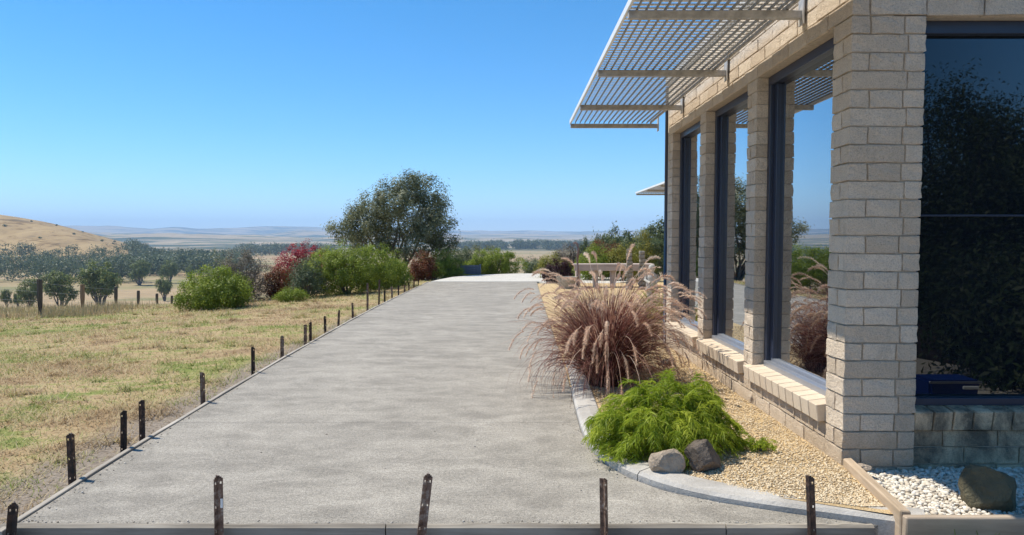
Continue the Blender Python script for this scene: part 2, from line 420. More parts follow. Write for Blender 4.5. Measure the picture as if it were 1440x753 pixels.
# ------------------------------------------------------------------ haze
hz = obj('haze', block(30600, 30600, 400, 0), None, loc=(0, 0, 180))
hz.data = hz.data.copy(); hz.data.materials.clear()
hm = bpy.data.materials.new('haze'); hm.use_nodes = True
for n in list(hm.node_tree.nodes):
    if n.type == 'BSDF_PRINCIPLED': hm.node_tree.nodes.remove(n)
pv = hm.node_tree.nodes.new('ShaderNodeVolumePrincipled')
pv.inputs['Color'].default_value = (0.50, 0.71, 1.0, 1); pv.inputs['Density'].default_value = 0.00015
pv.inputs['Anisotropy'].default_value = 0.0
hm.node_tree.links.new(pv.outputs[0], hm.node_tree.nodes['Material Output'].inputs['Volume'])
hz.data.materials.append(hm); kind(hz, 'stuff', 'blue haze over the distant country')

# ------------------------------------------------------------------ driveway, far concrete, kerb, beds
LEFT = [(3.55, -2.46), (4.4, -2.52), (5.3, -2.57), (6.5, -2.62), (8.0, -2.68), (10.3, -2.74), (12.3, -2.78), (14.9, -2.81), (18, -2.80), (21, -2.77), (24.4, -2.74)]
def leftx(y): return float(np.interp(y, [a for a, b in LEFT], [b for a, b in LEFT]))
KERB = [(3.52, 2.02), (3.64, 1.72), (3.77, 1.42), (3.92, 1.12), (4.10, 0.86), (4.34, 0.69), (4.62, 0.575), (4.95, 0.525), (5.4, 0.51), (6.0, 0.525), (7.4, 0.57), (9.0, 0.60), (11, 0.62), (14, 0.66), (18, 0.72), (24.4, 0.82)]  # slab side edge
def kx(y): return float(np.interp(y, [a for a, b in KERB], [b for a, b in KERB]))
drive = empty('driveway'); kind(drive, 'structure', 'freshly poured grey broomed concrete driveway')
def strip_panel(name, y0, y1, n, lf, rf, z0, z1, mat, parent):
    ys = np.linspace(y0, y1, n); bm = bmesh.new(); top = []; bot = []
    for y in ys:
        a, b = lf(y), rf(y)
        top.append([bm.verts.new((a, y, z1)), bm.verts.new((b, y, z1))])
        bot.append([bm.verts.new((a, y, z0)), bm.verts.new((b, y, z0))])
    for k in range(n - 1):
        bm.faces.new((top[k][0], top[k][1], top[k + 1][1], top[k + 1][0]))
        bm.faces.new((top[k][0], top[k + 1][0], bot[k + 1][0], bot[k][0]))
        bm.faces.new((top[k][1], bot[k][1], bot[k + 1][1], top[k + 1][1]))
    bm.faces.new((top[0][0], bot[0][0], bot[0][1], top[0][1]))
    bm.faces.new((top[-1][0], top[-1][1], bot[-1][1], bot[-1][0]))
    return obj(name, from_bm(name, bm), mat, parent)
YF, YJ = 3.60, 5.66
strip_panel('slab_panel', YF, YJ - 0.002, 40, leftx, lambda y: kx(y) - 0.004, -0.115, 0.0, M['slab'], drive)
strip_panel('slab_panel', YJ + 0.002, 24.35, 40, leftx, lambda y: kx(y) - 0.004, -0.115, 0.0, M['slab'], drive)
# far bright concrete with a rounded outline
pts = [(-2.70, 24.4), (-2.55, 25.6), (-2.2, 27.4), (-1.5, 28.9), (0.0, 30.0), (1.6, 30.4), (3.2, 29.8), (4.2, 28.6), (4.4, 26.5), (4.0, 24.6), (3.0, 23.2), (1.2, 22.9), (0.9, 24.4)]
bm = bmesh.new(); tv = [bm.verts.new((x, y, 0.006)) for x, y in pts]; bv = [bm.verts.new((x, y, -0.3)) for x, y in pts]
bm.faces.new(tv)
for k in range(len(pts)): bm.faces.new((tv[k], bv[k], bv[(k + 1) % len(pts)], tv[(k + 1) % len(pts)]))
bmesh.ops.recalc_face_normals(bm, faces=bm.faces[:])
o = obj('concrete_apron', from_bm('concrete_apron', bm), M['old_slab']); kind(o, 'structure', 'bright old concrete turning area at the end of the driveway')

o = strip_panel('bounce_yard', -16.0, 3.2, 30, lambda y: -6.0 - 0.3 * math.sin(y), lambda y: 5.25 + 0.3 * math.sin(y * 1.3), -0.4, -0.1, plain('bounce_rock', (0.56, 0.50, 0.42), 0.95, 0, 0.25, 30, 0.6, 0.02, coord='Position'), None)  # unseen pale ground, added to bounce light onto the shaded front wall
kind(o, 'structure', 'unseen pale rock yard added to bounce light onto the front brick')
o = strip_panel('added_dark_ground', -13.0, 3.1, 30, lambda y: 5.3 + 0.3 * math.sin(y * 1.3), lambda y: 16.0, -0.4, -0.045, plain('added_dark_mulch', (0.055, 0.042, 0.03), 0.95, 0, 0.4, 14, 0.8, 0.03, coord='Position'), None)  # added dark sheet, keeps the low part of the window reflection dark
kind(o, 'structure', 'dark mulch sheet added under the screen trees to darken the window reflection')
# kerb: cast segments with open joints
kerb = empty('garden_kerb'); kind(kerb, 'structure', 'pale concrete kerb curving round the gravel garden bed')
dense = []
for (y0, x0), (y1, x1) in zip(KERB[:-1], KERB[1:]):
    L = math.hypot(x1 - x0, y1 - y0); n = max(2, int(L / 0.06))
    for k in range(n): dense.append((x0 + (x1 - x0) * k / n, y0 + (y1 - y0) * k / n))
dense.append((KERB[-1][1], KERB[-1][0]))
for _ in range(14):
    dense = [dense[0]] + [((a[0] + 2 * b[0] + c[0]) / 4, (a[1] + 2 * b[1] + c[1]) / 4) for a, b, c in zip(dense[:-2], dense[1:-1], dense[2:])] + [dense[-1]]
D = np.array(dense); seg = np.r_[0, np.cumsum(np.hypot(*np.diff(D, axis=0).T))]
def kpt(s):
    x = np.interp(s, seg, D[:, 0]); y = np.interp(s, seg, D[:, 1])
    x2 = np.interp(s + 0.03, seg, D[:, 0]); y2 = np.interp(s + 0.03, seg, D[:, 1])
    x1 = np.interp(s - 0.03, seg, D[:, 0]); y1 = np.interp(s - 0.03, seg, D[:, 1])
    t = np.array([x2 - x1, y2 - y1]); t /= np.linalg.norm(t) + 1e-9
    return np.array([x, y]), np.array([t[1], -t[0]])
s0 = 0.0; joints = [1.52, 2.35, 3.3, 4.5, 5.6]
for s1 in joints:
    bm = bmesh.new(); rows = []
    n = max(4, int((s1 - s0) / 0.09))
    for k in range(n + 1):
        s = s0 + 0.004 + (s1 - s0 - 0.008) * k / n
        p, nv = kpt(s)
        prof = [(0.0, -0.12), (0.0, 0.028), (0.018, 0.045), (0.10, 0.056), (0.17, 0.050), (0.185, 0.035), (0.185, -0.12)]
        rows.append([bm.verts.new((p[0] + nv[0] * a, p[1] + nv[1] * a, b + 0.003 * math.sin(s * 5 + a * 9))) for a, b in prof])
    for a, b in zip(rows[:-1], rows[1:]):
        for q in range(6): bm.faces.new((a[q], b[q], b[q + 1], a[q + 1]))
    bm.faces.new(rows[0]); bm.faces.new(rows[-1][::-1]); bmesh.ops.recalc_face_normals(bm, faces=bm.faces[:])
    obj('kerb_segment', from_bm('kerb_segment', bm), M['kerb'], kerb); s0 = s1

# ------------------------------------------------------------------ gravel bed
WX = 1.99; Y0H = 4.40; Y1H = 9.48; BZ = 0.045
def bedz(x, y): return 0.035 + 0.018 * sstep(0.7, 1.9, x) + 0.02 * (fbm(np.asarray(x) * 2.2, np.asarray(y) * 2.2, 5, 3) - 0.5)
def bed_mat():
    t = NT('tan_gravel'); p = t.coord('Position')
    a = t.noise(p, 90, 3, 0.7); b = t.noise(p, 3.0, 5, 0.6)
    col = t.ramp(a, [(0.3, (0.36, 0.25, 0.135)), (0.5, (0.56, 0.42, 0.24)), (0.7, (0.68, 0.54, 0.33))])
    t.base(t.mix(0.7, col, t.ramp(b, [(0.35, (0.8, 0.76, 0.7)), (0.65, (1.1, 1.08, 1.05))]), 'MULTIPLY')); t.set(0.95, 0, 0.1)
    t.bump(a, 1.0, 0.012); return t.m
M['bed'] = bed_mat()
ny, nx = 90, 36
V = []; 
for y in np.linspace(3.60, 22.8, ny):
    x0 = kx(y) + (0.15 if y < 6.8 else -0.01); x1 = 2.02 if y < 9.6 else 2.02 + min(3.2, (y - 9.6) * 1.0)
    if y < 4.38: x1 = float(np.interp(y, [3.52, 4.375], [1.905, 2.015])) - 0.022
    for x in np.linspace(min(x0, x1 - 0.02), x1, nx): V.append((x, y, float(bedz(x, y))))
F = np.array([[a * nx + b, a * nx + b + 1, (a + 1) * nx + b + 1, (a + 1) * nx + b] for a in range(ny - 1) for b in range(nx - 1)])
o = obj('garden_bed', mesh('garden_bed', V, F, True), M['bed']); kind(o, 'structure', 'bed of fine tan gravel between kerb and house')
def stones(name, P, size, flat, mat, seed, label, lo=0):
    """loose stones, far too many to count, as real geometry in one mesh"""
    r = np.random.default_rng(seed); n = len(P)
    if lo:
        base = np.array([(1, 0, 0), (-1, 0, 0), (0, 1, 0), (0, -1, 0), (0, 0, 1), (0, 0, -1)], float)
        f = np.array([(0, 2, 4), (2, 1, 4), (1, 3, 4), (3, 0, 4), (2, 0, 5), (1, 2, 5), (3, 1, 5), (0, 3, 5)])
    else:
        bm = bmesh.new(); bmesh.ops.create_icosphere(bm, subdivisions=2, radius=1.0)
        base = np.array([v.co[:] for v in bm.verts]); f = np.array([[v.index for v in q.verts] for q in bm.faces]); bm.free()
    nb = len(base)
    s = size * (0.65 + 0.7 * r.random((n, 1, 1)))
    ax = np.stack([0.8 + 0.5 * r.random(n), 0.7 + 0.4 * r.random(n), flat * (0.8 + 0.4 * r.random(n))], -1)[:, None, :]
    B = base[None] * ax * s * (1 + 0.16 * r.standard_normal((n, nb, 1)) * (1 if lo else 0.35))
    th = r.random(n) * 6.283; ti = r.normal(0, 0.35, n)
    c, sn = np.cos(th)[:, None], np.sin(th)[:, None]; ct, st = np.cos(ti)[:, None], np.sin(ti)[:, None]
    y = B[..., 1] * ct - B[..., 2] * st; z = B[..., 1] * st + B[..., 2] * ct; x = B[..., 0]
    V = np.stack([x * c - y * sn, x * sn + y * c, z], -1) + np.asarray(P)[:, None, :]
    F = (f[None] + (np.arange(n) * nb)[:, None, None]).reshape(-1, 3)
    o = obj(name, mesh(name, V.reshape(-1, 3), F, not lo, np.repeat(r.random(n), nb)), mat)
    return kind(o, 'stuff', label)
def stone_mat(name, a, b, c, rough=0.85):
    t = NT(name); at = t.add('ShaderNodeAttribute', attribute_name='rnd').outputs['Fac']
    t.base(t.ramp(at, [(0, a), (0.5, b), (1, c)])); t.set(rough, 0, 0.25); return t.m
M['chip'] = stone_mat('tan_chips', (0.40, 0.29, 0.17), (0.60, 0.47, 0.30), (0.76, 0.64, 0.45))
M['pebble'] = stone_mat('white_pebbles', (0.46, 0.39, 0.30), (0.64, 0.57, 0.46), (0.76, 0.71, 0.62), 0.6)
P = []
r2 = np.random.default_rng(3)
while len(P) < 30000:
    y = 3.7 + 8 * r2.random() ** 1.9; x = 0.6 + 1.42 * r2.random()
    if x > kx(y) + (0.2 if y < 7.2 else 0.02) and x < (np.interp(y, [3.52, 4.375], [1.905, 2.015]) - 0.035 if y < 4.38 else 1.985): P.append((x, y, float(bedz(x, y)) + 0.003))
stones('gravel', np.array(P), 0.0072, 0.6, M['chip'], 4, 'fine tan gravel chips strewn over the garden bed', lo=1)

# white pebble bed with timber sleepers
PB_X = (2.015, 1.905)     # sleeper line: at the pillar, at the front corner
YB0, YB1 = 3.52, 4.375
P = []
while len(P) < 6500:
    y = YB0 + 0.03 + (4.46 - YB0) * r2.random(); x = 1.93 + 1.4 * r2.random()
    xs = np.interp(y, [YB0, YB1], [PB_X[1], PB_X[0]]) + 0.07
    if x > xs and not (y > 4.40 and x < 2.45): P.append((x, y, 0.0 + 0.025 * r2.random()))
o = strip_panel('pebble_bed', YB0 + 0.02, 4.47, 4, lambda y: float(np.interp(y, [YB0, YB1], [PB_X[1], PB_X[0]])) + 0.03, lambda y: 3.4, -0.1, -0.004, M['bed'], None)
kind(o, 'structure', 'bed under the white pebbles by the front window')
stones('pebbles', np.array(P), 0.0115, 0.66, M['pebble'], 9, 'round white pebbles heaped in the timber edged bed')
sl_ = obj('timber_sleeper', block(0.05, YB1 - YB0 + 0.02, 0.21, 0.006, 0.002), M['sleeper'], None,
          loc=(sum(PB_X) / 2, (YB0 + YB1) / 2, 0.0), rot=(0, 0, math.atan2(PB_X[1] - PB_X[0], -(YB1 - YB0)) + math.pi))
sl_.rotation_euler = (0, 0, -math.atan2(PB_X[0] - PB_X[1], YB1 - YB0))
tag(sl_, 'tan timber edging board running from brick corner between gravel and white pebbles', 'edging board')
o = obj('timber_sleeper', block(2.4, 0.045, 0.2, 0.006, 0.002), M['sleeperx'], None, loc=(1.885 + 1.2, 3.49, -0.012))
tag(o, 'shaded timber edging board along the front of white pebbles, weeds before it', 'edging board')

P = []
for _ in range(420):
    q = r2.random()
    if q < 0.4: x = -2.45 + 4.2 * r2.random(); y = YF + 0.002 + 0.06 * r2.random() ** 2
    elif q < 0.65: y = YF + 9 * r2.random() ** 2; x = leftx(y) + 0.01 + 0.10 * r2.random() ** 2
    elif q < 0.93: y = 3.7 + 6 * r2.random(); x = kx(y) - 0.01 - 0.12 * r2.random() ** 2
    else: y = YF + 5 * r2.random(); x = -2.3 + 2.7 * r2.random()
    if leftx(y) < x < kx(y): P.append((x, y, 0.002))
stones('cement_crumbs', np.array(P), 0.006, 0.55, stone_mat('cement_crumb', (0.16, 0.13, 0.10), (0.36, 0.32, 0.27), (0.55, 0.52, 0.47)), 31, 'crumbs of cement, soil and gravel along the slab edges', lo=1)

# ------------------------------------------------------------------ house
house = empty('house', (WX, Y0H, 0))
tag(house, 'single storey house of beige split-face brick with navy framed tinted windows', 'house')
def hloc(x, y, z): return (x - WX, y - Y0H, z)
CH = 0.1072; MJ = 0.008
PILL = [(4.40, 4.65), (6.08, 6.31), (7.66, 7.89), (9.24, 9.48)]
HEAD = BZ + 25 * CH; TOP = HEAD + 6 * CH; SILLZ = 0.39
PD = 0.10                                   # depth of the brick in front of the core
def part(name, x0, x1, y0, y1, z0, z1, mat, parent=house, bev=0.0):
    p = hloc((x0 + x1) / 2, (y0 + y1) / 2, (z0 + z1) / 2)
    off = parent.location if parent is not house else Vector((0, 0, 0))
    return obj(name, block(x1 - x0, y1 - y0, z1 - z0, bev), mat, parent, loc=Vector(p) - Vector(off))
nb = [0]
def brick(x0, x1, y0, y1, z0, z1, parent, mat=None, name='brick', bev=0.0035, jit=0.0036):
    nb[0] += 1
    me = block(x1 - x0, y1 - y0, z1 - z0, bev, jit, nb[0] % 4)
    key = mat or M['brick']
    if len(me.materials) == 0: me.materials.append(key)
    elif me.materials[0] != key:
        k2 = ('m', me.name, key.name)
        if k2 not in _cache:
            m2 = me.copy(); m2.materials.clear(); m2.materials.append(key); _cache[k2] = m2
        me = _cache[k2]
    pj = random.uniform(-0.0025, 0.0025)
    o = obj(name, me, None, parent, loc=Vector(hloc((x0 + x1) / 2, (y0 + y1) / 2, (z0 + z1) / 2)) - Vector(parent.location) + Vector((pj, pj, 0)))
    return o
GX = WX + 0.155                              # side glass plane
# corner pillar: brick faces to the side (-X) and to the front (-Y)
PW = 0.435
pillar = part('corner_pillar', WX + 0.012, WX + PW - 0.012, 4.412, 4.64, -0.1, HEAD, M['mortar'])
for c in range(-1, 25):
    z0, z1 = BZ + c * CH + MJ / 2, BZ + (c + 1) * CH - MJ / 2
    h = MJ / 2
    if c % 2 == 0:
        brick(WX, WX + 0.11 - h, 4.40, 4.65, z0, z1, pillar)
        brick(WX + 0.11 + h, WX + 0.312 - h, 4.40, 4.52, z0, z1, pillar)
        brick(WX + 0.312 + h, WX + PW, 4.40, 4.63, z0, z1, pillar)
    else:
        brick(WX, WX + 0.332 - h, 4.40, 4.51 - h, z0, z1, pillar)
        brick(WX + 0.332 + h, WX + PW, 4.40, 4.63, z0, z1, pillar)
        brick(WX, WX + 0.11, 4.51 + h, 4.65, z0, z1, pillar)
# side pillars between the windows
for (ya, yb) in PILL[1:]:
    pl = part('pillar', WX + 0.012, WX + 0.17, ya + 0.006, yb - 0.006, 0.0, HEAD, M['mortar'])
    for c in range(25):
        z0, z1 = BZ + c * CH + MJ / 2, BZ + (c + 1) * CH - MJ / 2
        if c % 2 == 0: brick(WX, WX + 0.11, ya, yb, z0, z1, pl)
        else:
            m = ya + (yb - ya) * (0.36 if c % 4 == 1 else 0.6)
            brick(WX, WX + 0.11, ya, m - MJ / 2, z0, z1, pl); brick(WX, WX + 0.11, m + MJ / 2, yb, z0, z1, pl)
# wall band above the windows and dwarf wall beneath, side elevation
band = part('upper_wall', WX + 0.012, WX + 0.25, 4.41, 9.47, HEAD, TOP, M['mortar'])
for c in range(6):
    z0, z1 = HEAD + c * CH + MJ / 2, HEAD + (c + 1) * CH - MJ / 2
    y = 4.40; first = True
    while y < 9.47:
        L = 0.335 if not (first and c % 2) else 0.17
        y2 = min(y + L, 9.48)
        if y2 - y > 0.03: brick(WX, WX + 0.1, y + (0 if first else MJ / 2), y2 - MJ / 2, z0, z1, band)
        y = y2; first = False
low = part('lower_wall', WX + 0.014, WX + 0.25, 4.66, 9.23, -0.1, SILLZ - 0.13, M['mortar'])
for (ya, yb), (yc, yd) in zip(PILL[:-1], PILL[1:]):
    for c in range(2):
        z0, z1 = BZ + c * CH + MJ / 2, BZ + (c + 1) * CH - MJ / 2
        y = yb + MJ / 2; first = True
        while y < yc - 0.01:
            L = 0.335 if not (first and c % 2) else 0.17
            y2 = min(y + L, yc - MJ / 2)
            brick(WX, WX + 0.1, y, y2 - (MJ if y2 < yc - MJ else 0), z0, z1, low); y = y2; first = False
part('footing', WX - 0.012, WX + 0.25, 4.655, 9.46, -0.12, BZ - 0.004, M['kerb'])
# brick-on-edge sills, each brick tilted outwards
def sill_side(yb, yc):
    s = empty('window_sill', hloc(WX, yb, SILLZ), 0, house)
    n = 11; L = (yc - yb + 0.07) / n
    for k in range(n):
        y = yb - 0.012 + L * (k + 0.5)
        o = obj('brick', block(0.20, L - 0.010, 0.11, 0.004, 0.0012, k % 3), M['sill'], s, loc=(0.045, y - yb, -0.065 + random.uniform(-.001, .001)), rot=(0, R(-7), 0))
for (ya, yb), (yc, yd) in zip(PILL[:-1], PILL[1:]): sill_side(yb, yc)
# side windows
def side_window(yb, yc):
    w = empty('window', hloc(GX, yb, SILLZ), 0, house)
    def wp(name, x0, x1, y0, y1, z0, z1, mat, bev=0.003):
        return obj(name, block(x1 - x0, y1 - y0, z1 - z0, bev), mat, w, loc=((x0 + x1) / 2 - GX, (y0 + y1) / 2 - yb, (z0 + z1) / 2 - SILLZ))
    fx0, fx1 = GX - 0.062, GX + 0.03
    wp('glass_pane', GX, GX + 0.012, yb + 0.02, yc - 0.02, SILLZ + 0.02, HEAD - 0.02, M['glass'], 0)
    wp('frame_jamb', fx0, fx1, yb, yb + 0.05, SILLZ + 0.015, HEAD, M['navy'])
    wp('frame_jamb', fx0, fx1, yc - 0.06, yc, SILLZ + 0.015, HEAD, M['navy'])
    wp('frame_head', fx0 - 0.002, fx1, yb + 0.05, yc - 0.06, HEAD - 0.07, HEAD, M['navy'])
    wp('frame_sill', fx0 - 0.02, fx1, yb + 0.05, yc - 0.06, SILLZ - 0.01, SILLZ + 0.035, M['silver'])
    wp('inner_bead', GX - 0.025, GX + 0.004, yb + 0.05, yc - 0.06, SILLZ + 0.0352, SILLZ + 0.06, M['silver'])
    wp('inner_stile', GX - 0.03, GX + 0.004, yc - 0.125, yc - 0.0602, SILLZ + 0.0602, HEAD - 0.0702, M['navy'])
for (ya, yb), (yc, yd) in zip(PILL[:-1], PILL[1:]): side_window(yb, yc)
# front elevation: recessed window, sill, low wall, head
FX0, FX1 = WX + PW, 5.6; FY = 4.45
fl = part('front_lower_wall', FX0 - 0.01, FX1, FY + 0.012, FY + 0.25, -0.1, 0.26, M['mortar'])
for c in range(-1, 2):
    z0, z1 = BZ + c * CH + MJ / 2, BZ + (c + 1) * CH - MJ / 2
    x = FX0; first = True
    while x < FX1:
        L = 0.335 if not (first and c % 2) else 0.2
        brick(x + MJ / 2, x + L - MJ / 2, FY, FY + 0.1, z0, z1, fl, M['stained']); x += L; first = False
s = empty('window_sill', hloc(FX0, FY, 0.4), 0, house)
for k in range(27):
    obj('brick', block(0.113, 0.2, 0.12, 0.006, 0.0015, k % 3), M['stained'], s, loc=(0.06 + k * 0.12, 0.06, -0.065 + random.uniform(-.002, .002)), rot=(R(9), 0, 0))
fw = empty('window', hloc(FX0, FY + 0.1, 0.4), 0, house)
def fp(name, x0, x1, y0, y1, z0, z1, mat, bev=0.003):
    return obj(name, block(x1 - x0, y1 - y0, z1 - z0, bev), mat, fw, loc=((x0 + x1) / 2 - FX0, (y0 + y1) / 2 - FY - 0.1, (z0 + z1) / 2 - 0.4))
fp('glass_pane', FX0 + 0.02, FX1, FY + 0.12, FY + 0.132, 0.4, HEAD, M['glass'], 0)
fp('frame_jamb', FX0 + 0.001, FX0 + 0.05, FY + 0.06, FY + 0.15, 0.40, HEAD, M['navy'])
fp('frame_head', FX0 + 0.05, FX1, FY + 0.058, FY + 0.15, HEAD - 0.075, HEAD, M['navy'])
fp('frame_sill', FX0 + 0.05, FX1, FY + 0.055, FY + 0.15, 0.395, 0.44, M['navy'])
fp('transom', FX0 + 0.05, FX1, FY + 0.105, FY + 0.14, 1.556, 1.568, M['navy'])
fb = part('front_upper_wall', WX + 0.26, FX1, FY + 0.0, FY + 0.2, HEAD + 0.001, TOP, M['mortar'])
for c in range(6):
    z0, z1 = HEAD + c * CH + MJ / 2, HEAD + (c + 1) * CH - MJ / 2
    x = WX + 0.105 + MJ / 2; first = True
    while x < FX1:
        L = 0.335 if not (first and c % 2) else 0.17
        brick(x, x + L - MJ, 4.40, 4.5, z0, z1, fb); x += L; first = False
# body behind the brick skin, rear wall, roof, downpipe
part('inner_wall', GX + 0.035, FX1 - 0.02, FY + 0.16, 9.44, 0.0, TOP - 0.01, M['render_wall'])
part('rear_corner', WX + 0.02, WX + 0.3, 9.485, 9.6, 0.0, TOP, M['render_wall'])
part('roof', WX - 0.02, 12.0, 4.36, 9.61, TOP + 0.002, TOP + 0.12, M['steel'], bev=0.01)
part('rear_wing_wall', 5.52, 12.0, 9.62, 25.7, 0.0, TOP, M['render_wall'])
part('rear_wing_roof', 5.5, 12.1, 9.62, 25.8, TOP + 0.002, TOP + 0.12, M['steel'], bev=0.01)
bm = bmesh.new(); tube_bm(bm, [(0, 0, 0), (0, 0, TOP)], 0.03, 10); obj('downpipe', from_bm('downpipe', bm, True), M['navy'], house, loc=hloc(WX + 0.02, 9.65, 0))
# awnings of tilted metal slats on rails and brackets
def awning(xo, xi, y0, y1, za, beams, nr, pitch=0.082, beam_w=0.09):
    a = empty('awning', hloc(xi, y0, za), 0, house)
    W = xi - xo
    n = int((y1 - y0) / pitch)
    sm = block(W - 0.02, 0.085, 0.003, 0); 
    if not sm.materials: sm.materials.append(M['slat'])
    for k in range(n):
        obj('slat', sm, None, a, loc=(-W / 2, pitch * (k + 0.5), 0.055), rot=(R(8.3), 0, 0))
    rm = block(0.006, y1 - y0, 0.022, 0)
    if not rm.materials: rm.materials.append(M['rail'])
    for k in range(1, nr): obj('rail', rm, None, a, loc=(-W + W * k / nr, (y1 - y0) / 2, 0.025))
    em = block(0.02, y1 - y0, 0.055, 0.003)
    if not em.materials: em.materials.append(M['white_metal'])
    obj('edge_trim', em, None, a, loc=(-W, (y1 - y0) / 2, 0.035))
    im = block(0.018, y1 - y0, 0.03, 0.002)
    if not im.materials: im.materials.append(M['steel'])
    obj('inner_rail', im, None, a, loc=(-0.01, (y1 - y0) / 2, 0.03))
    for yb in beams:
        b = obj('beam', block(W + 0.09, 0.045, 0.056, 0.004), M['steel'], a, loc=(-W / 2 + 0.045, yb - y0, -0.02))
        obj('bracket', block(0.012, 0.09, 0.26, 0.003), M['steel'], b, loc=((W + 0.09) / 2 - 0.004, 0, 0.06))
    return a
awning(0.79, 1.885, 1.9, 10.12, EYE + 1.54, (3.35, 5.12, 6.9, 8.68, 10.08), 17)
awning(4.28, 5.46, 19.0, 25.7, EYE + 1.545, (19.4, 21.5, 23.6, 25.6), 14, 0.1)

# ------------------------------------------------------------------ star pickets and formwork
def picket_mesh(h, bury, seed):
    r = random.Random(seed); bm = bmesh.new()
    th = 0.004
    def flange(ang, L, holes):
        Mx = Matrix.Rotation(ang, 4, 'Z')
        zt = h
        if not holes:
            bm_box(bm, (L / 2, 0, (h - bury) / 2), (L, th, h + bury), Mx); return
        bm_box(bm, (0.005, 0, (h - bury) / 2), (0.010, th, h + bury), Mx)
        bm_box(bm, (L - 0.003, 0, (h - 0.012 - bury) / 2), (0.006, th, h - 0.012 + bury), Mx)
        z = -bury; hz_ = [q for q in np.arange(h - 0.035, 0.0, -0.115)][::-1]
        for q in hz_ + [None]:
            e = (q - 0.006) if q is not None else h - 0.006
            bm_box(bm, ((0.010 + L - 0.006) / 2, 0, (z + e) / 2), (L - 0.016, th, e - z), Mx)
            if q is not None: z = q + 0.006
    flange(R(90), 0.020, False); flange(R(210), 0.0245, True); flange(R(330), 0.0245, True)
    return from_bm('picket', bm)
pk = [picket_mesh(h, 0.16, k) for k, h in enumerate((0.29, 0.285, 0.30, 0.275))]
tallpk = picket_mesh(0.56, 0.2, 9)
for m_ in pk + [tallpk]: m_.materials.append(M['picket'])
ORD = ['first', 'second', 'third', 'fourth', 'fifth', 'sixth', 'seventh', 'eighth', 'ninth', 'tenth', 'eleventh', 'twelfth', 'thirteenth', 'fourteenth', 'fifteenth', 'sixteenth', 'seventeenth', 'eighteenth', 'nineteenth', 'twentieth']
# (pixel x, pixel y of the foot) of the pegs down the lawn side, nearest first
pegs = [(97, 674), (176, 631), (199, 615), (283, 566), (353, 524), (396, 501), (427, 483), (434, 479), (456, 468), (478, 457), (496, 447), (518, 436), (532, 428.5), (542, 424), (552, 419), (562, 415), (571, 411), (578, 408), (584, 405), (590, 402)]
for k, (px, py) in enumerate(pegs):
    p = onz(px, py, 0.0); x = leftx(p.y) - 0.075 - random.uniform(0, 0.012)
    tall = k in (11, 12)
    o = obj('star_picket', tallpk if tall else pk[k % 4], None, None, loc=(x, p.y, -0.02),
            rot=(R(random.uniform(-2.5, 2.5)), R(random.uniform(-2.5, 2.5)), random.uniform(0, 6.28)))
    sc = 1.0 if tall else random.uniform(0.92, 1.06)
    if k >= 16: sc *= 0.8
    o.scale = (1, 1, sc)
    tag(o, ('tall ' if tall else '') + 'dark steel picket, %s from the near end of the lawn side formwork' % ORD[k], 'picket', 'steel pickets holding the lawn side formwork')
front = [(15, 745, 0.17, 6), (307, 752, 0.30, 1), (592, 752, 0.31, 7), (850, 752, 0.29, -1), (1141, 752, 0.30, -2)]
desc = ['leaning short dark steel picket at the corner of lawn and front formwork', 'upright black steel picket with pale sticker before front formwork', 'rusty steel picket leaning sideways before the middle of front formwork', 'reddish brown upright steel picket before front formwork near kerb curve', 'blackened cement splashed steel picket before front formwork beside timber edging']
for k, (px, py, h, lean) in enumerate(front):
    y = 3.50; p = aty(px, py, y)
    me = picket_mesh(h, 0.2, 40 + k); me.materials.append(M['picket'])
    o = obj('star_picket', me, None, None, loc=(p.x, y, -0.02), rot=(R(random.uniform(-3, 1)), R(lean), R((25, 40, 10, 70, 30)[k])))
    tag(o, desc[k], 'picket', 'steel pickets before the front formwork')
    if k == 1:
        obj('sticker', block(0.011, 0.001, 0.045, 0), M['white_metal'], o, loc=(0.014, -0.0115, 0.165), rot=(0, 0, R(-30)))
# formwork boards down the side
cuts = [3.5, 5.75, 8.2, 10.9, 13.6, 16.6, 19.4, 22.0, 24.3]
for k, (a, b) in enumerate(zip(cuts[:-1], cuts[1:])):
    bm = bmesh.new(); rows = []
    ys = np.linspace(a + 0.003, b - 0.003, 6); w = 0.034
    for y in ys:
        x = leftx(y) - 0.003; zt = 0.012 + 0.003 * math.sin(y * 3)
        rows.append([bm.verts.new(q) for q in ((x - w, y, -0.13), (x - w, y, zt), (x, y, zt), (x, y, -0.13))])
    for r0, r1 in zip(rows[:-1], rows[1:]):
        for q in range(3): bm.faces.new((r0[q], r1[q], r1[q + 1], r0[q + 1]))
    bm.faces.new(rows[0]); bm.faces.new(rows[-1][::-1]); bmesh.ops.recalc_face_normals(bm, faces=bm.faces[:])
    bmesh.ops.bevel(bm, geom=[e for e in bm.edges if abs(e.verts[0].co.z) < 0.05 and abs(e.verts[1].co.z) < 0.05], offset=0.003, segments=1, affect='EDGES')
    o = obj('formwork_board', from_bm('formwork_board', bm), M['form'])
    tag(o, 'cement smeared timber formwork board on lawn side, %s from the near corner' % ORD[k], 'formwork', 'formwork boards between lawn and driveway')
xs = [-2.52, -0.62, 1.05, 1.78]
lab = ['front formwork board at the lawn corner, cement crusted top edge', 'front formwork board across the middle of the driveway, cement crusted top', 'short front formwork board meeting the curved kerb']
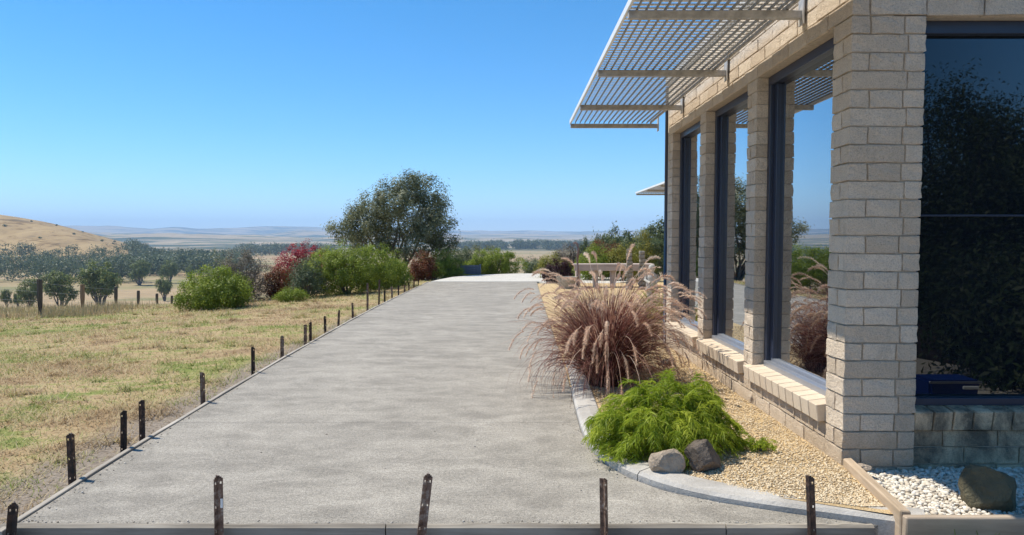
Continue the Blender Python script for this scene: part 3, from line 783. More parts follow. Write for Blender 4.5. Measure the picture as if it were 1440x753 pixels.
for k, (a, b) in enumerate(zip(xs[:-1], xs[1:])):
    bm = bmesh.new(); n = 24; rows = []
    for q in range(n + 1):
        x = a + 0.003 + (b - a - 0.006) * q / n; e = random.uniform(-0.004, 0.004)
        rows.append([bm.verts.new(p) for p in ((x, YF - 0.046, -0.15), (x, YF - 0.046, 0.004), (x, YF - 0.03 + e, 0.016 + e * .5), (x, YF - 0.008, 0.013 + e * 0.7), (x, YF - 0.004, -0.15))])
    for r0, r1 in zip(rows[:-1], rows[1:]):
        for q in range(4): bm.faces.new((r0[q], r1[q], r1[q + 1], r0[q + 1]))
    bm.faces.new(rows[0]); bm.faces.new(rows[-1][::-1]); bmesh.ops.recalc_face_normals(bm, faces=bm.faces[:])
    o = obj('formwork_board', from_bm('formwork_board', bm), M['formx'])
    tag(o, lab[k], 'formwork', 'formwork boards across the front')

# ------------------------------------------------------------------ foliage tools
def unit(v): return v / (np.linalg.norm(v, axis=-1, keepdims=True) + 1e-9)
def leaves(P, N, L, W, r, droop=0.0, jitter=0.5):
    """rhombic leaves: base points P, facing N; returns V, F, rnd"""
    n = len(P); N = unit(N)
    T = unit(np.cross(N, r.standard_normal((n, 3)))); T[:, 2] -= droop; T = unit(T)
    B = unit(np.cross(N, T))
    l = (L * (1 - jitter / 2 + jitter * r.random(n)))[:, None]; w = l * (W / L)
    fold = N * (w * 0.35)
    V = np.stack([P, P + T * l * 0.45 + B * w * 0.5 + fold, P + T * l, P + T * l * 0.45 - B * w * 0.5 + fold], 1).reshape(-1, 3)
    F = np.arange(n * 4).reshape(n, 4)
    return V, F, np.repeat(r.random(n), 4)
def clumps(r, blobs, k, n, sigma, shell=0.55, up=0.35):
    """n leaf points gathered in k clumps spread over the outer volume of ellipsoid blobs [(c, radii)]"""
    vol = np.array([b[1][0] * b[1][1] * b[1][2] for b in blobs]) ** 0.67; vol /= vol.sum()
    bi = r.choice(len(blobs), k, p=vol)
    C = np.array([b[0] for b in blobs], float)[bi]; Q = np.array([b[1] for b in blobs], float)[bi]
    d = unit(r.standard_normal((k, 3)))
    rad = shell + (1 - shell) * r.random(k) ** 0.5
    cc = C + d * Q * rad[:, None]
    ci = r.integers(0, k, n)
    off = r.standard_normal((n, 3)) * sigma
    P = cc[ci] + off
    N = unit(d[ci] * 0.6 + unit(off) * 0.5 + r.standard_normal((n, 3)) * 0.45 + np.array([0, 0, up]))
    tone = r.random(k)[ci]
    return P, N, tone
def crown_mesh(name, seed, blobs, k, n, sigma, L, W, shell=0.55, droop=0.0, zmin=None, tone_w=0.6):
    r = np.random.default_rng(seed)
    P, N, tone = clumps(r, blobs, k, n, sigma, shell)
    if zmin is not None:
        m = P[:, 2] > zmin; P, N, tone = P[m], N[m], tone[m]
    V, F, q = leaves(P, N, L, W, r, droop)
    rn = np.clip(np.repeat(tone, 4) * tone_w + q * (1 - tone_w), 0, 1)
    return mesh(name, V, F, False, rn)
def branch_mesh(name, seed, base, targets, r0, n=6, wob=0.12):
    r = random.Random(seed); bm = bmesh.new()
    for (tip, q) in targets:
        b = Vector(base); t = Vector(tip); pts = []
        for k in range(6):
            f = k / 5; p = b.lerp(t, f)
            p.z = b.z + (t.z - b.z) * (f ** 0.85)
            if 0 < k < 5: p += Vector((r.uniform(-1, 1), r.uniform(-1, 1), 0)) * wob * (t - b).length * 0.35
            pts.append(p)
        tube_bm(bm, pts, [max(0.004, r0 * q * (1 - 0.85 * k / 5)) for k in range(6)], n)
    return from_bm(name, bm, True)

M['l_green'] = leaf_mat('bright_green_leaf', (0.11, 0.16, 0.02), (0.25, 0.32, 0.04), (0.40, 0.45, 0.08), trans=0.42)
M['l_mid'] = leaf_mat('mid_green_leaf', (0.028, 0.065, 0.016), (0.07, 0.13, 0.026), (0.14, 0.20, 0.045))
M['l_lime'] = leaf_mat('lime_leaf', (0.12, 0.18, 0.02), (0.24, 0.31, 0.035), (0.36, 0.40, 0.06))
M['l_tree'] = leaf_mat('olive_leaf', (0.085, 0.10, 0.04), (0.20, 0.215, 0.11), (0.38, 0.39, 0.26))
M['l_gum'] = leaf_mat('gum_leaf', (0.06, 0.085, 0.03), (0.12, 0.15, 0.055), (0.20, 0.23, 0.10), trans=0.35)
M['l_far'] = leaf_mat('hazed_gum_leaf', (0.065, 0.095, 0.055), (0.115, 0.15, 0.085), (0.16, 0.20, 0.12), trans=0.3)  # lightened leaf, distance haze put into its colour
M['l_red'] = leaf_mat('red_leaf', (0.17, 0.013, 0.028), (0.38, 0.035, 0.06), (0.46, 0.09, 0.10))
M['l_rust'] = leaf_mat('rust_leaf', (0.10, 0.03, 0.015), (0.22, 0.07, 0.03), (0.12, 0.16, 0.03))
M['l_grey'] = leaf_mat('grey_brown_twig', (0.085, 0.075, 0.055), (0.18, 0.155, 0.125), (0.28, 0.24, 0.20))
M['l_sage'] = leaf_mat('sage_leaf', (0.06, 0.09, 0.045), (0.14, 0.18, 0.095), (0.24, 0.28, 0.17))
M['l_purple'] = leaf_mat('dark_purple_leaf', (0.022, 0.008, 0.012), (0.06, 0.022, 0.028), (0.13, 0.06, 0.045))
M['l_yellow'] = leaf_mat('yellow_green_leaf', (0.09, 0.12, 0.02), (0.24, 0.23, 0.035), (0.40, 0.34, 0.07))
M['l_dark'] = leaf_mat('dark_screen_leaf', (0.02, 0.04, 0.014), (0.05, 0.085, 0.025), (0.15, 0.17, 0.08))

def shrub(name, label, cat, loc, w, d, h, mat, seed, n=5000, k=90, L=0.07, W=0.03, sig=0.09, lobes=5, group=None, shell=0.62, stemmat='bark', droop=0.1):
    t = empty(name, loc); tag(t, label, cat, group)
    r = random.Random(seed); blobs = [((0, 0, h * 0.42), (w * 0.42, d * 0.42, h * 0.52))]
    for q in range(lobes):
        a = 2 * math.pi * q / lobes + r.uniform(-.4, .4)
        hh = h * r.uniform(0.26, 0.38)
        blobs.append(((math.cos(a) * w * 0.24, math.sin(a) * d * 0.24, hh * r.uniform(0.75, 1.45)), (w * 0.27, d * 0.27, hh)))
    obj('foliage', crown_mesh('foliage', seed, blobs, int(k * 2.4), int(n * 2.4), sig * 0.72, L * 0.78, W * 0.8, shell, droop, zmin=0.0), M[mat], t)
    tg = [((math.cos(a) * w * 0.25, math.sin(a) * d * 0.25, h * 0.62), 1.0) for a in np.linspace(0, 5.2, 6)]
    obj('stem', branch_mesh('stem', seed, (0, 0, -0.08), tg, max(0.012, h * 0.022)), M[stemmat], t)
    return t
def at_ground(px, y):
    """a point of the terrain at depth y seen at pixel column px"""
    d = ray(px, 400); x = d.x * y / d.y
    return Vector((x, y, tz(x, y) if x < -2.9 or y > 26 else 0.0))
def size(px, y): return px * y / FPX

# --- shrubs along the edge of the lawn
p = at_ground(302, 17.4); shrub('shrub', 'dome-shaped bright green bush at the lawn edge beside fence posts', 'shrub', p, 1.85, 1.7, 1.06, 'l_green', 21, 9000, 170, 0.065, 0.026, 0.075)
p = at_ground(344, 20.2); shrub('shrub', 'grey brown twiggy bush behind the dome-shaped green bush', 'shrub', p, 1.75, 1.6, 1.66, 'l_grey', 22, 5200, 110, 0.085, 0.018, 0.10, shell=0.3)
p = at_ground(312, 21.6); shrub('shrub', 'thin dark green leafy shrub behind the dome bush, left of twiggy bush', 'shrub', p, 0.95, 0.9, 1.62, 'l_tree', 23, 1500, 40, 0.09, 0.03, 0.10, shell=0.3)
p = at_ground(428, 22.4); shrub('shrub', 'crimson red leaved shrub rising behind the green hedge', 'shrub', p, 2.05, 1.3, 1.72, 'l_red', 24, 5200, 130, 0.085, 0.03, 0.075, shell=0.4)
p = at_ground(392, 20.6); shrub('shrub', 'brown and green shrub between twiggy bush and crimson shrub', 'shrub', p, 0.9, 0.9, 0.98, 'l_rust', 25, 2200, 50, 0.07, 0.028, 0.09)
p = at_ground(430, 19.6); shrub('shrub', 'pale sage green shrub in front of crimson shrub', 'shrub', p, 1.1, 0.9, 1.22, 'l_sage', 26, 3200, 70, 0.06, 0.022, 0.08)
p = at_ground(488, 20.6); shrub('shrub', 'big dense rounded green hedge bush below the tree', 'shrub', p, 2.55, 1.9, 1.55, 'l_green', 27, 15000, 290, 0.06, 0.024, 0.075, lobes=6)
p = at_ground(534, 22.4); shrub('shrub', 'green bush at the driveway end of the hedge, against the big one', 'shrub', p, 1.8, 1.5, 1.55, 'l_green', 28, 6000, 130, 0.065, 0.026, 0.08)
p = at_ground(410, 18.6); shrub('shrub', 'low lime green mound at the lawn edge below sage shrub', 'shrub', p, 0.95, 0.7, 0.34, 'l_lime', 29, 3000, 70, 0.045, 0.018, 0.05)
p = at_ground(556, 23.6); shrub('shrub', 'loose pale green shrub beside the last formwork pickets', 'shrub', p, 1.0, 0.9, 0.95, 'l_green', 30, 2200, 50, 0.07, 0.03, 0.08)
p = at_ground(594, 27.2); shrub('shrub', 'rust red shrub between green hedge and lime bush', 'shrub', p, 1.15, 1.0, 1.15, 'l_rust', 31, 3600, 80, 0.08, 0.03, 0.09, shell=0.4)
p = at_ground(627, 28.6); shrub('shrub', 'lime yellow weeping bush at the edge of bright concrete', 'shrub', p, 1.5, 1.0, 1.28, 'l_lime', 32, 5200, 80, 0.08, 0.02, 0.08, droop=0.6)
p = at_ground(612, 27.4); shrub('shrub', 'small round lime bush in front of the weeping one', 'shrub', p, 0.75, 0.6, 0.75, 'l_lime', 33, 2200, 40, 0.06, 0.02, 0.05, droop=0.4)
p = at_ground(694, 30.9); shrub('shrub', 'wide weeping green bush behind the bright concrete and planter', 'shrub', p, 2.7, 1.4, 1.36, 'l_green', 34, 9000, 120, 0.10, 0.022, 0.09, droop=0.7)
p = at_ground(640, 33.0); shrub('shrub', 'grey green bush behind the lime weeping bush', 'shrub', p, 2.2, 1.5, 1.55, 'l_sage', 35, 3600, 80, 0.09, 0.03, 0.12)
p = at_ground(668, 36.0); shrub('shrub', 'dark green bush behind the wide weeping bush', 'shrub', p, 2.4, 1.6, 1.75, 'l_tree', 36, 3600, 80, 0.10, 0.035, 0.12)
p = at_ground(648, 33.5)
# --- the tree
def tree_main():
    y = 29.5; c = at_ground(556, y); c.z = tz(c.x, c.y)
    t = empty('tree', c); tag(t, 'spreading olive green tree rising above the hedge', 'tree')
    H = 2.0 + size(336 - 243, y) + (EYE - 2.0 - c.z)
    s = y / FPX
    def B(px, py, rx, rz, dy=0.0, ry=None):
        return (((px - 556) * s, dy, EYE + (336 - py) * s - c.z), (rx * s, (ry or rx) * s, rz * s))
    blobs = [B(560, 300, 62, 42), B(600, 268, 28, 26, 0.3), B(560, 285, 34, 30, -.5), B(520, 312, 38, 26, .4), B(495, 322, 28, 22, -.2), B(610, 315, 30, 28, -.4), B(580, 340, 50, 26), B(520, 345, 32, 18), B(612, 295, 26, 22, .6), B(575, 262, 22, 18, -.3), B(500, 298, 14, 12, .2), B(625, 338, 18, 16)]
    obj('crown', crown_mesh('crown', 51, blobs, 520, 36000, 0.12, 0.115, 0.034, 0.5, 0.1, tone_w=0.75), M['l_tree'], t)
    r = random.Random(5)
    tg = [(b[0], 0.62) for b in blobs]
    obj('trunk', branch_mesh('trunk', 52, (0, 0, -0.2), tg, 0.11, 7), M['bark'], t)
tree_main()
p = at_ground(668, 34.5)

# --- right side garden: purple bush, bench, ornaments, shrubs
p = onz(784, 397.5, 0.02); y = p.y
shrub('shrub', 'dark purple leaved round bush beside bright concrete', 'shrub', (p.x, p.y, 0.0), size(44, y), size(40, y), size(37, y), 'l_purple', 61, 4200, 80, 0.05, 0.026, 0.06)
BY = 21.0
def bx(px): return (px - 720) * BY / FPX
def bz_(py): return EYE - (py - HZ) * BY / FPX
bench = empty('garden_bench', (bx(862), BY, 0.0)); tag(bench, 'long pale timber garden bench behind the purple fountain grass', 'bench')
Lb = bx(918) - bx(806); zt = bz_(371)
for k in range(3): obj('seat_plank', block(Lb, 0.15, 0.05, 0.006, 0.002, k), M['bench'], bench, loc=(0, 0.16 * (k - 1), zt - 0.025))
obj('front_rail', block(Lb - 0.02, 0.04, 0.19, 0.006), M['bench'], bench, loc=(0, -0.262, zt - 0.10))
for k in (-0.44, -0.22, 0, 0.22, 0.44): obj('leg', block(0.12, 0.34, zt - 0.055, 0.006), M['bench'], bench, loc=(Lb * k, 0.02, (zt - 0.055) / 2 - 0.002))
# curved steel hook post
bm = bmesh.new(); hp = [(0, 0, 0)] + [(0, 0, q) for q in (0.3, 0.6, 0.9)] + [(0.02, 0, 1.12), (0.0, 0, 1.24), (-0.06, 0, 1.30), (-0.12, 0, 1.27)]
tube_bm(bm, hp, [0.036, 0.036, 0.036, 0.036, 0.036, 0.034, 0.03, 0.024], 10)
o = obj('hooked_post', from_bm('hooked_post', bm, True), plain('brown_painted_steel', (0.24, 0.17, 0.15), 0.5, 0.2, 0.2, 9, 0.1), None, loc=(bx(810), BY - 0.5, 0.02))
tag(o, 'brown post with hooked top standing at the end of the bench', 'post')
# two stacked stone posts
def stack_post(px, y, ptop, label, seed):
    r = random.Random(seed); x = (px - 720) * y / FPX; H = EYE - (ptop - HZ) * y / FPX
    t = empty('stone_post', (x, y, 0)); tag(t, label, 'post', 'layered stone garden posts')
    n = 11; z = -0.05; hh = (H + 0.05) / n
    for k in range(n):
        w = 0.19 * (1 - 0.25 * k / n) * r.uniform(0.88, 1.12)
        obj('stone', block(w, w * 0.9, hh - 0.006, 0.014, 0.006, k), M['stone_post'], t, loc=(r.uniform(-.01, .01), 0, z + hh / 2), rot=(0, 0, r.uniform(-.3, .3))); z += hh
    me = block(0.17, 0.17, 0.16, 0.05); 
    obj('foot_stone', me, M['stone_post'], t, loc=(-0.03, -0.13, 0.07))
stack_post(885, 20.0, 350, 'layered stone post in front of bench, the one nearer its middle', 1)
stack_post(903, 20.0, 353, 'layered stone post in front of bench, the one nearer the house', 2)
# basket
by = 20.4
bm = bmesh.new(); rings = []
prof = [(0.20, 0.0), (0.23, 0.06), (0.27, 0.16), (0.31, 0.26), (0.34, 0.34), (0.355, 0.36), (0.33, 0.36), (0.30, 0.28), (0.22, 0.05), (0.0001, 0.045)]
for (rr, z) in prof: rings.append([bm.verts.new((rr * math.cos(2 * math.pi * k / 24) * (1 + 0.03 * (k % 2)), rr * math.sin(2 * math.pi * k / 24) * (1 + 0.03 * (k % 2)), z)) for k in range(24)])
for a, b in zip(rings[:-1], rings[1:]):
    for k in range(24): bm.faces.new((a[k], a[(k + 1) % 24], b[(k + 1) % 24], b[k]))
bm.faces.new(rings[0][::-1])
o = obj('wicker_basket', from_bm('wicker_basket', bm), M['wicker'], None, loc=((797 - 720) * by / FPX, by, 0.01)); o.scale = (0.85, 0.85, 1.0)
tag(o, 'round grey wicker basket at the foot of the purple bush', 'basket')
# small garden statue: seated figure on a plinth
def statue(px, y):
    x = (px - 720) * y / FPX
    t = empty('garden_statue', (x, y, 0)); tag(t, 'small pale stone garden statue on plinth by the house corner', 'statue')
    bm = bmesh.new(); rings = []
    pr = [(0.0, 0.0), (0.13, 0.0), (0.13, 0.05), (0.10, 0.08), (0.10, 0.34), (0.13, 0.37), (0.13, 0.42), (0.0, 0.42)]
    for rr, z in pr: rings.append([bm.verts.new((max(rr, 1e-4) * math.cos(k * math.pi / 6), max(rr, 1e-4) * math.sin(k * math.pi / 6), z)) for k in range(12)])
    for a, b in zip(rings[:-1], rings[1:]):
        for k in range(12): bm.faces.new((a[k], a[(k + 1) % 12], b[(k + 1) % 12], b[k]))
    mt = plain('pale_stone', (0.42, 0.40, 0.36), 0.9, 0, 0.25, 12, 0.4, 0.01)
    obj('plinth', from_bm('plinth', bm, False), mt, t)
    bm = bmesh.new(); rings = []
    pr = [(0.10, 0.42), (0.12, 0.48), (0.10, 0.55), (0.115, 0.62), (0.10, 0.69), (0.045, 0.73), (0.04, 0.75), (0.065, 0.79), (0.072, 0.84), (0.05, 0.89), (0.001, 0.905)]
    for rr, z in pr: rings.append([bm.verts.new((rr * math.cos(k * math.pi / 6), 0.8 * rr * math.sin(k * math.pi / 6), z)) for k in range(12)])
    for a, b in zip(rings[:-1], rings[1:]):
        for k in range(12): bm.faces.new((a[k], a[(k + 1) % 12], b[(k + 1) % 12], b[k]))
    for s in (-1, 1): tube_bm(bm, [(s * 0.10, 0, 0.68), (s * 0.15, -0.03, 0.59), (s * 0.06, -0.10, 0.53)], [0.035, 0.03, 0.025], 7)
    obj('figure', from_bm('figure', bm, True), mt, t)
statue(917, 15.0)
# planter wall at the far end of the concrete
t = empty('planter_box', ((662 - 720) * 29.6 / FPX, 29.6, 0.0)); tag(t, 'low blue grey slatted planter box between the lime bush and weeping bush', 'planter')
for k in range(4): obj('board', block(0.74, 0.03, 0.085, 0.004), M['planter'], t, loc=(0, -0.25, 0.05 + 0.093 * k))
for s in (-1, 1):
    obj('post', block(0.06, 0.06, 0.42, 0.004), M['planter'], t, loc=(s * 0.385, -0.25, 0.2))
    for k in range(4): obj('board', block(0.03, 0.5, 0.085, 0.004), M['planter'], t, loc=(s * 0.385, 0.03, 0.05 + 0.093 * k))
obj('soil', block(0.7, 0.5, 0.3, 0.01), M['bark'], t, loc=(0, 0.02, 0.15))
# shrubs of the right garden
G = [('shrub', 'yellow green bush behind the dark purple bush', 'shrub', 779, 27.0, 1.5, 1.2, 1.05, 'l_yellow', 71),
     ('shrub', 'pinkish brown seeded shrub behind the hooked post', 'shrub', 797, 27.5, 1.2, 1.0, 1.55, 'l_grey', 72),
     ('shrub', 'leafy mid green bush behind the bench', 'shrub', 838, 25.5, 1.6, 1.2, 1.35, 'l_green', 73),
     ('shrub', 'rusty orange topped shrub behind the bench middle', 'shrub', 850, 27.6, 1.8, 1.2, 1.62, 'l_rust', 74),
     ('shrub', 'green and yellow bush behind the stone posts', 'shrub', 876, 25.2, 1.3, 1.1, 1.35, 'l_yellow', 75),
     ('shrub', 'tall yellow flowering shrub between stone posts and house', 'shrub', 902, 26.4, 1.3, 1.0, 1.95, 'l_yellow', 76),
     ('shrub', 'low green bush at the edge of bright concrete, left of purple bush', 'shrub', 752, 33.0, 1.3, 1.1, 1.0, 'l_sage', 78)]
for (nm, lb, ct, px, y, w, d, h, mt, sd) in G:
    p = at_ground(px, y)
    shrub(nm, lb, ct, p, w, d, h, mt, sd, 3600, 80, 0.075, 0.03, 0.10, shell=0.45)
# --- strap-leaved plants
def arc_blades(r, n, L, width, spread, lift, droop, base_r, seg=5, wfun=None):
    a = r.random(n) * 6.283; br = base_r * np.sqrt(r.random(n))
    tilt = np.clip(np.abs(r.normal(0, spread, n)), 0, 1.35)
    l = L * (0.7 + 0.5 * r.random(n)); d = np.stack([np.cos(a), np.sin(a), 0 * a], -1)
    a2 = a + r.normal(0, 0.5, n); b0 = np.stack([np.cos(a2) * br, np.sin(a2) * br, 0 * a], -1)
    side = np.stack([-np.sin(a), np.cos(a), 0 * a], -1)
    P = []; pos = b0.copy(); ang = math.pi / 2 - tilt * 0.55
    dr = droop * (0.6 + 0.8 * r.random(n))
    st = l / seg
    P.append(pos.copy())
    for k in range(seg):
        pos = pos + (d * np.cos(ang)[:, None] + np.array([0, 0, 1]) * np.sin(ang)[:, None]) * st[:, None]
        ang = ang - dr * (0.35 + k / seg) * (0.4 + tilt)
        P.append(pos.copy())
    return np.stack(P, 1), side, d, ang
def blade_mesh(name, P, side, width, r, tip=0.1):
    n, k, _ = P.shape
    prof = np.linspace(1, tip, k) ** 0.7
    tw = unit(side + 0.5 * r.standard_normal(side.shape))
    off = tw[:, None, :] * (width * 0.5 * prof)[None, :, None] * (0.7 + 0.6 * r.random((n, 1, 1)))
    V = np.stack([P - off, P + off], 2).reshape(-1, 3)
    b = np.arange(n)[:, None] * k * 2 + np.arange(k - 1)[None] * 2
    F = np.stack([b, b + 1, b + 3, b + 2], -1).reshape(-1, 4)
    return mesh(name, V, F, False, np.repeat(r.random(n), 2 * k))
def strap_plant(label, loc, n, L, width, mat, seed, spread=0.5, droop=0.35):
    r = np.random.default_rng(seed)
    P, side, d, a = arc_blades(r, n, L, width, spread, 0, droop, 0.1)
    t = empty('strap_leaf_plant', loc); tag(t, label, 'plant')
    obj('foliage', blade_mesh('foliage', P, side, width, r), M[mat], t)
    bm = bmesh.new(); bmesh.ops.create_cone(bm, cap_ends=True, segments=8, radius1=0.1, radius2=0.05, depth=0.12); obj('base', from_bm('base', bm), M['bark'], t)
p = Vector(((926 - 720) * 11.5 / FPX, 11.5, 0.03)); strap_plant('bright green strap leaved clump at the house corner below the statue', p, 150, 0.62, 0.035, 'l_lime', 81)
p = Vector(((912 - 720) * 10.2 / FPX, 10.2, 0.03)); strap_plant('yellow green strap leaved clump between fountain grass and house corner', p, 150, 0.50, 0.03, 'l_yellow', 82)

# ------------------------------------------------------------------ purple fountain grass
M['fg'] = leaf_mat('purple_grass_blade', (0.07, 0.022, 0.02), (0.25, 0.095, 0.075), (0.58, 0.37, 0.26), trans=0.45)
M['plume'] = leaf_mat('pinkish_plume', (0.66, 0.45, 0.34), (0.82, 0.64, 0.50), (0.88, 0.76, 0.63), trans=0.4, rough=0.8)
def fountain(label, loc, n, L, nplume, seed, lean=(0, 0)):
    r = np.random.default_rng(seed)
    t = empty('fountain_grass', loc); tag(t, label, 'ornamental grass', 'fountain grass clumps')
    P, side, d, a = arc_blades(r, n, L, 0.006, 0.62, 0, 0.33, 0.16, 7)
    obj('blades', blade_mesh('blades', P, side, 0.0075, r), M['fg'], t)
    P, side, d, a = arc_blades(r, nplume, L * 1.12, 0.004, 0.58, 0, 0.24, 0.12, 9)
    for q in range(nplume):
        pts = P[q]; pl = []
        last = pts[-1]; dirv = unit(pts[-1] - pts[-2]); hl = 0.15 + 0.10 * r.random()
        V = []; F = []; rn = []
        # stalk as a thin strip
        tw = side[q] * 0.0016
        base = 0
        for p_ in pts: V += [p_ - tw, p_ + tw]
        for k in range(len(pts) - 1): F.append((2 * k, 2 * k + 1, 2 * k + 3, 2 * k + 2))
        # fluffy head: many bristles along a nodding arc
        m = 11; cur = last.copy(); ang_d = dirv.copy(); hp = []
        for k in range(m):
            hp.append(cur.copy()); cur = cur + ang_d * hl / (m - 1)
            ang_d = unit(ang_d + np.array([0, 0, -0.13]) * (1.2 - ang_d[2] * .2))
        hp = np.array(hp)
        rad = 0.017 * np.sin(np.linspace(0.25, math.pi * 0.93, m)) ** 0.6 + 0.002
        for k in range(m - 1):
            ax = unit(hp[k + 1] - hp[k]); u = unit(np.cross(ax, [0.3, 0.5, 0.8])); w = np.cross(ax, u)
            for z in range(18):
                th = r.random() * 6.283; e = u * math.cos(th) + w * math.sin(th)
                b0 = hp[k] + (hp[k + 1] - hp[k]) * r.random(); tip = b0 + e * rad[k] * (0.9 + 0.7 * r.random()) + ax * 0.016
                s_ = unit(np.cross(ax, e)) * 0.0023; i0 = len(V)
                V += [b0 - s_, b0 + s_, tip]; F.append((i0, i0 + 1, i0 + 2))
        me = mesh('plume', V, F, False, np.clip(r.normal(0.5, 0.2) + 0.2 * r.standard_normal(len(V)), 0, 1))
        obj('plume', me, M['plume'], t)
p = onz(853, 541, 0.04)
fountain('large purple fountain grass with arching pink plumes beside the kerb', p, 3000, 0.93, 175, 91)
fountain('second purple fountain grass behind the large one, against the window sills', (p.x + 0.12, p.y + 0.75, 0.04), 1200, 0.74, 70, 92)

# ------------------------------------------------------------------ feathery green mound, rocks
M['feather'] = leaf_mat('feathery_leaf', (0.13, 0.20, 0.016), (0.34, 0.42, 0.032), (0.58, 0.60, 0.09), trans=0.5)
def feather_mound(label, loc, rx, ry, h, n, seed, k=120):
    r = np.random.default_rng(seed); t = empty('feathery_shrub', loc); tag(t, label, 'shrub')
    blobs = [((0, 0, h * 0.42), (rx * 0.8, ry * 0.8, h * 0.55)), ((-rx * .55, -ry * .1, h * .3), (rx * .42, ry * .6, h * .42)), ((rx * .5, 0, h * .30), (rx * .45, ry * .6, h * .42)), ((-rx * .1, -ry * .4, h * .30), (rx * .5, ry * .5, h * .4)), ((rx * .15, ry * .1, h * .6), (rx * .5, ry * .5, h * .38))]
    K = max(20, int(k * 1.9)); S_ = max(12, int(n / K))
    C0, N0, tone0 = clumps(r, blobs, K, K * 3, 0.02, 0.45)
    pick = r.choice(len(C0), K, replace=False); C0 = C0[pick]; tone0 = r.random(K)
    C0[:, 2] = np.maximum(C0[:, 2], 0.05)
    fd = unit(np.stack([C0[:, 0] / rx, C0[:, 1] / ry, 0.25 + 0.5 * r.random(K)], -1) + r.normal(0, .35, (K, 3)))
    FL = (0.30 + 0.25 * r.random(K)) * min(rx, 0.45)
    steps = 8; pos = C0.copy(); path = [pos.copy()]; dirs = [fd.copy()]
    for q in range(steps):
        pos = pos + fd * (FL / steps)[:, None]; fd = unit(fd + np.array([0, 0, -0.27])); path.append(pos.copy()); dirs.append(fd.copy())
    path = np.stack(path, 1); dirs = np.stack(dirs, 1)
    fi = np.repeat(np.arange(K), S_); n = len(fi); tt = r.random(n) ** 0.8 * (steps - 0.01); i0 = tt.astype(int); fr = (tt - i0)[:, None]
    P0 = path[fi, i0] * (1 - fr) + path[fi, i0 + 1] * fr + r.normal(0, 0.006, (n, 3)); fdir = dirs[fi, i0]
    sidev = unit(np.cross(fdir, np.array([0, 0, 1.0]))) * np.where(r.random(n) < 0.5, -1, 1)[:, None]
    d = unit(fdir * 0.8 + sidev * (0.35 + 0.5 * r.random(n))[:, None] + r.normal(0, .2, (n, 3)))
    tone = tone0[fi]
    dead = r.random(n) < 0.012
    L = (0.035 + 0.045 * r.random(n)) * min(1.0, rx / 0.3); pos = P0.copy(); pts = [pos.copy()]
    for q in range(3):
        pos = pos + d * (L / 3)[:, None]; d = unit(d + np.array([0, 0, -0.30])); pts.append(pos.copy())
    P = np.stack(pts, 1); P[..., 2] = np.maximum(P[..., 2], 0.008)
    side = unit(np.cross(d, r.standard_normal((n, 3))))
    me = blade_mesh('foliage', P, side, 0.0058, r, 0.15)
    rn = np.zeros(len(me.vertices), np.float32); me.attributes['rnd'].data.foreach_get('value', rn)
    me.attributes['rnd'].data.foreach_set('value', np.clip(rn * 0.35 + np.repeat(tone, 8) * 0.65, 0, 1).astype(np.float32))
    obj('foliage', me, M['feather'], t)
    tg = [((math.cos(a) * rx * .5, math.sin(a) * ry * .5, h * .55), 1) for a in np.linspace(0, 5.3, 7)]
    obj('stem', branch_mesh('stem', seed, (0, 0, -0.03), tg, 0.014), M['bark'], t)
p = onz(938, 628, 0.05)
feather_mound('bright green feathery mounding shrub beside two rocks at the kerb', p, 0.44, 0.38, 0.39, 30000, 95, 240)
q = onz(1068, 634, 0.05)
feather_mound('small feathery green tuft apart from the large mound', q, 0.075, 0.07, 0.10, 1500, 96, 22)
def rock(name, label, loc, dims, mat, seed, rz=0.0, cuts=9):
    r = random.Random(seed); bm = bmesh.new(); bmesh.ops.create_icosphere(bm, subdivisions=4, radius=1.0)
    planes = [(Vector((r.gauss(0, 1), r.gauss(0, 1), r.gauss(0, 0.8))).normalized(), r.uniform(0.58, 0.85)) for _ in range(cuts)]
    from mathutils import noise as mn
    for v in bm.verts:
        for n, dd in planes:
            e = v.co.dot(n) - dd
            if e > 0: v.co -= n * e * 0.93
        v.co += v.co.normalized() * 0.05 * mn.fractal(v.co * 2.3 + Vector((seed, 0, 0)), 1.0, 2.0, 4)
        v.co = Vector((v.co.x * dims[0], v.co.y * dims[1], v.co.z * dims[2]))
    o = obj(name, from_bm(name, bm, False), M[mat], None, loc=loc, rot=(0, 0, rz)); tag(o, label, 'rock'); return o
a = onz(935, 661, 0.05); rock('rock', 'tan angular rock at the kerb under the feathery shrub', (a.x + 0.01, a.y - 0.01, 0.095), (0.11, 0.10, 0.09), 'rock_tan', 3, 0.3)
a = onz(986, 659, 0.05); rock('rock', 'dark brown rock beside the tan one under the feathery shrub', (a.x + 0.01, a.y + 0.0, 0.11), (0.135, 0.11, 0.115), 'rock_dark', 12, 0.8)
a = onz(1392, 727, 0.0); rock('boulder', 'mossy brown boulder sitting in the white pebbles', (a.x + 0.05, a.y + 0.10, 0.09), (0.14, 0.145, 0.18), 'rock_moss', 8, 0.4, 12)
a = onz(1205, 664, 0.05); rock('rock', 'small flat pale stone lying at the foot of the brick pillar', (a.x + 0.03, a.y - 0.02, 0.085), (0.045, 0.04, 0.022), 'rock_tan', 14)
# dry tuft stub behind the mound
strap_plant('tiny dry brown tuft in the gravel before the window sill', onz(938, 514, 0.05), 30, 0.10, 0.006, 'l_rust', 97, 0.8, 0.3)
# weeds in front of the timber edging
strap_plant('green weed sprouting in front of the timber edging', Vector((2.07, 3.40, -0.13)), 120, 0.16, 0.010, 'l_green', 98, 0.8, 0.4)
strap_plant('smaller green weed sprouting in front of the edging, nearer the picture edge', Vector((2.22, 3.39, -0.13)), 90, 0.14, 0.009, 'l_green', 99, 0.8, 0.4)

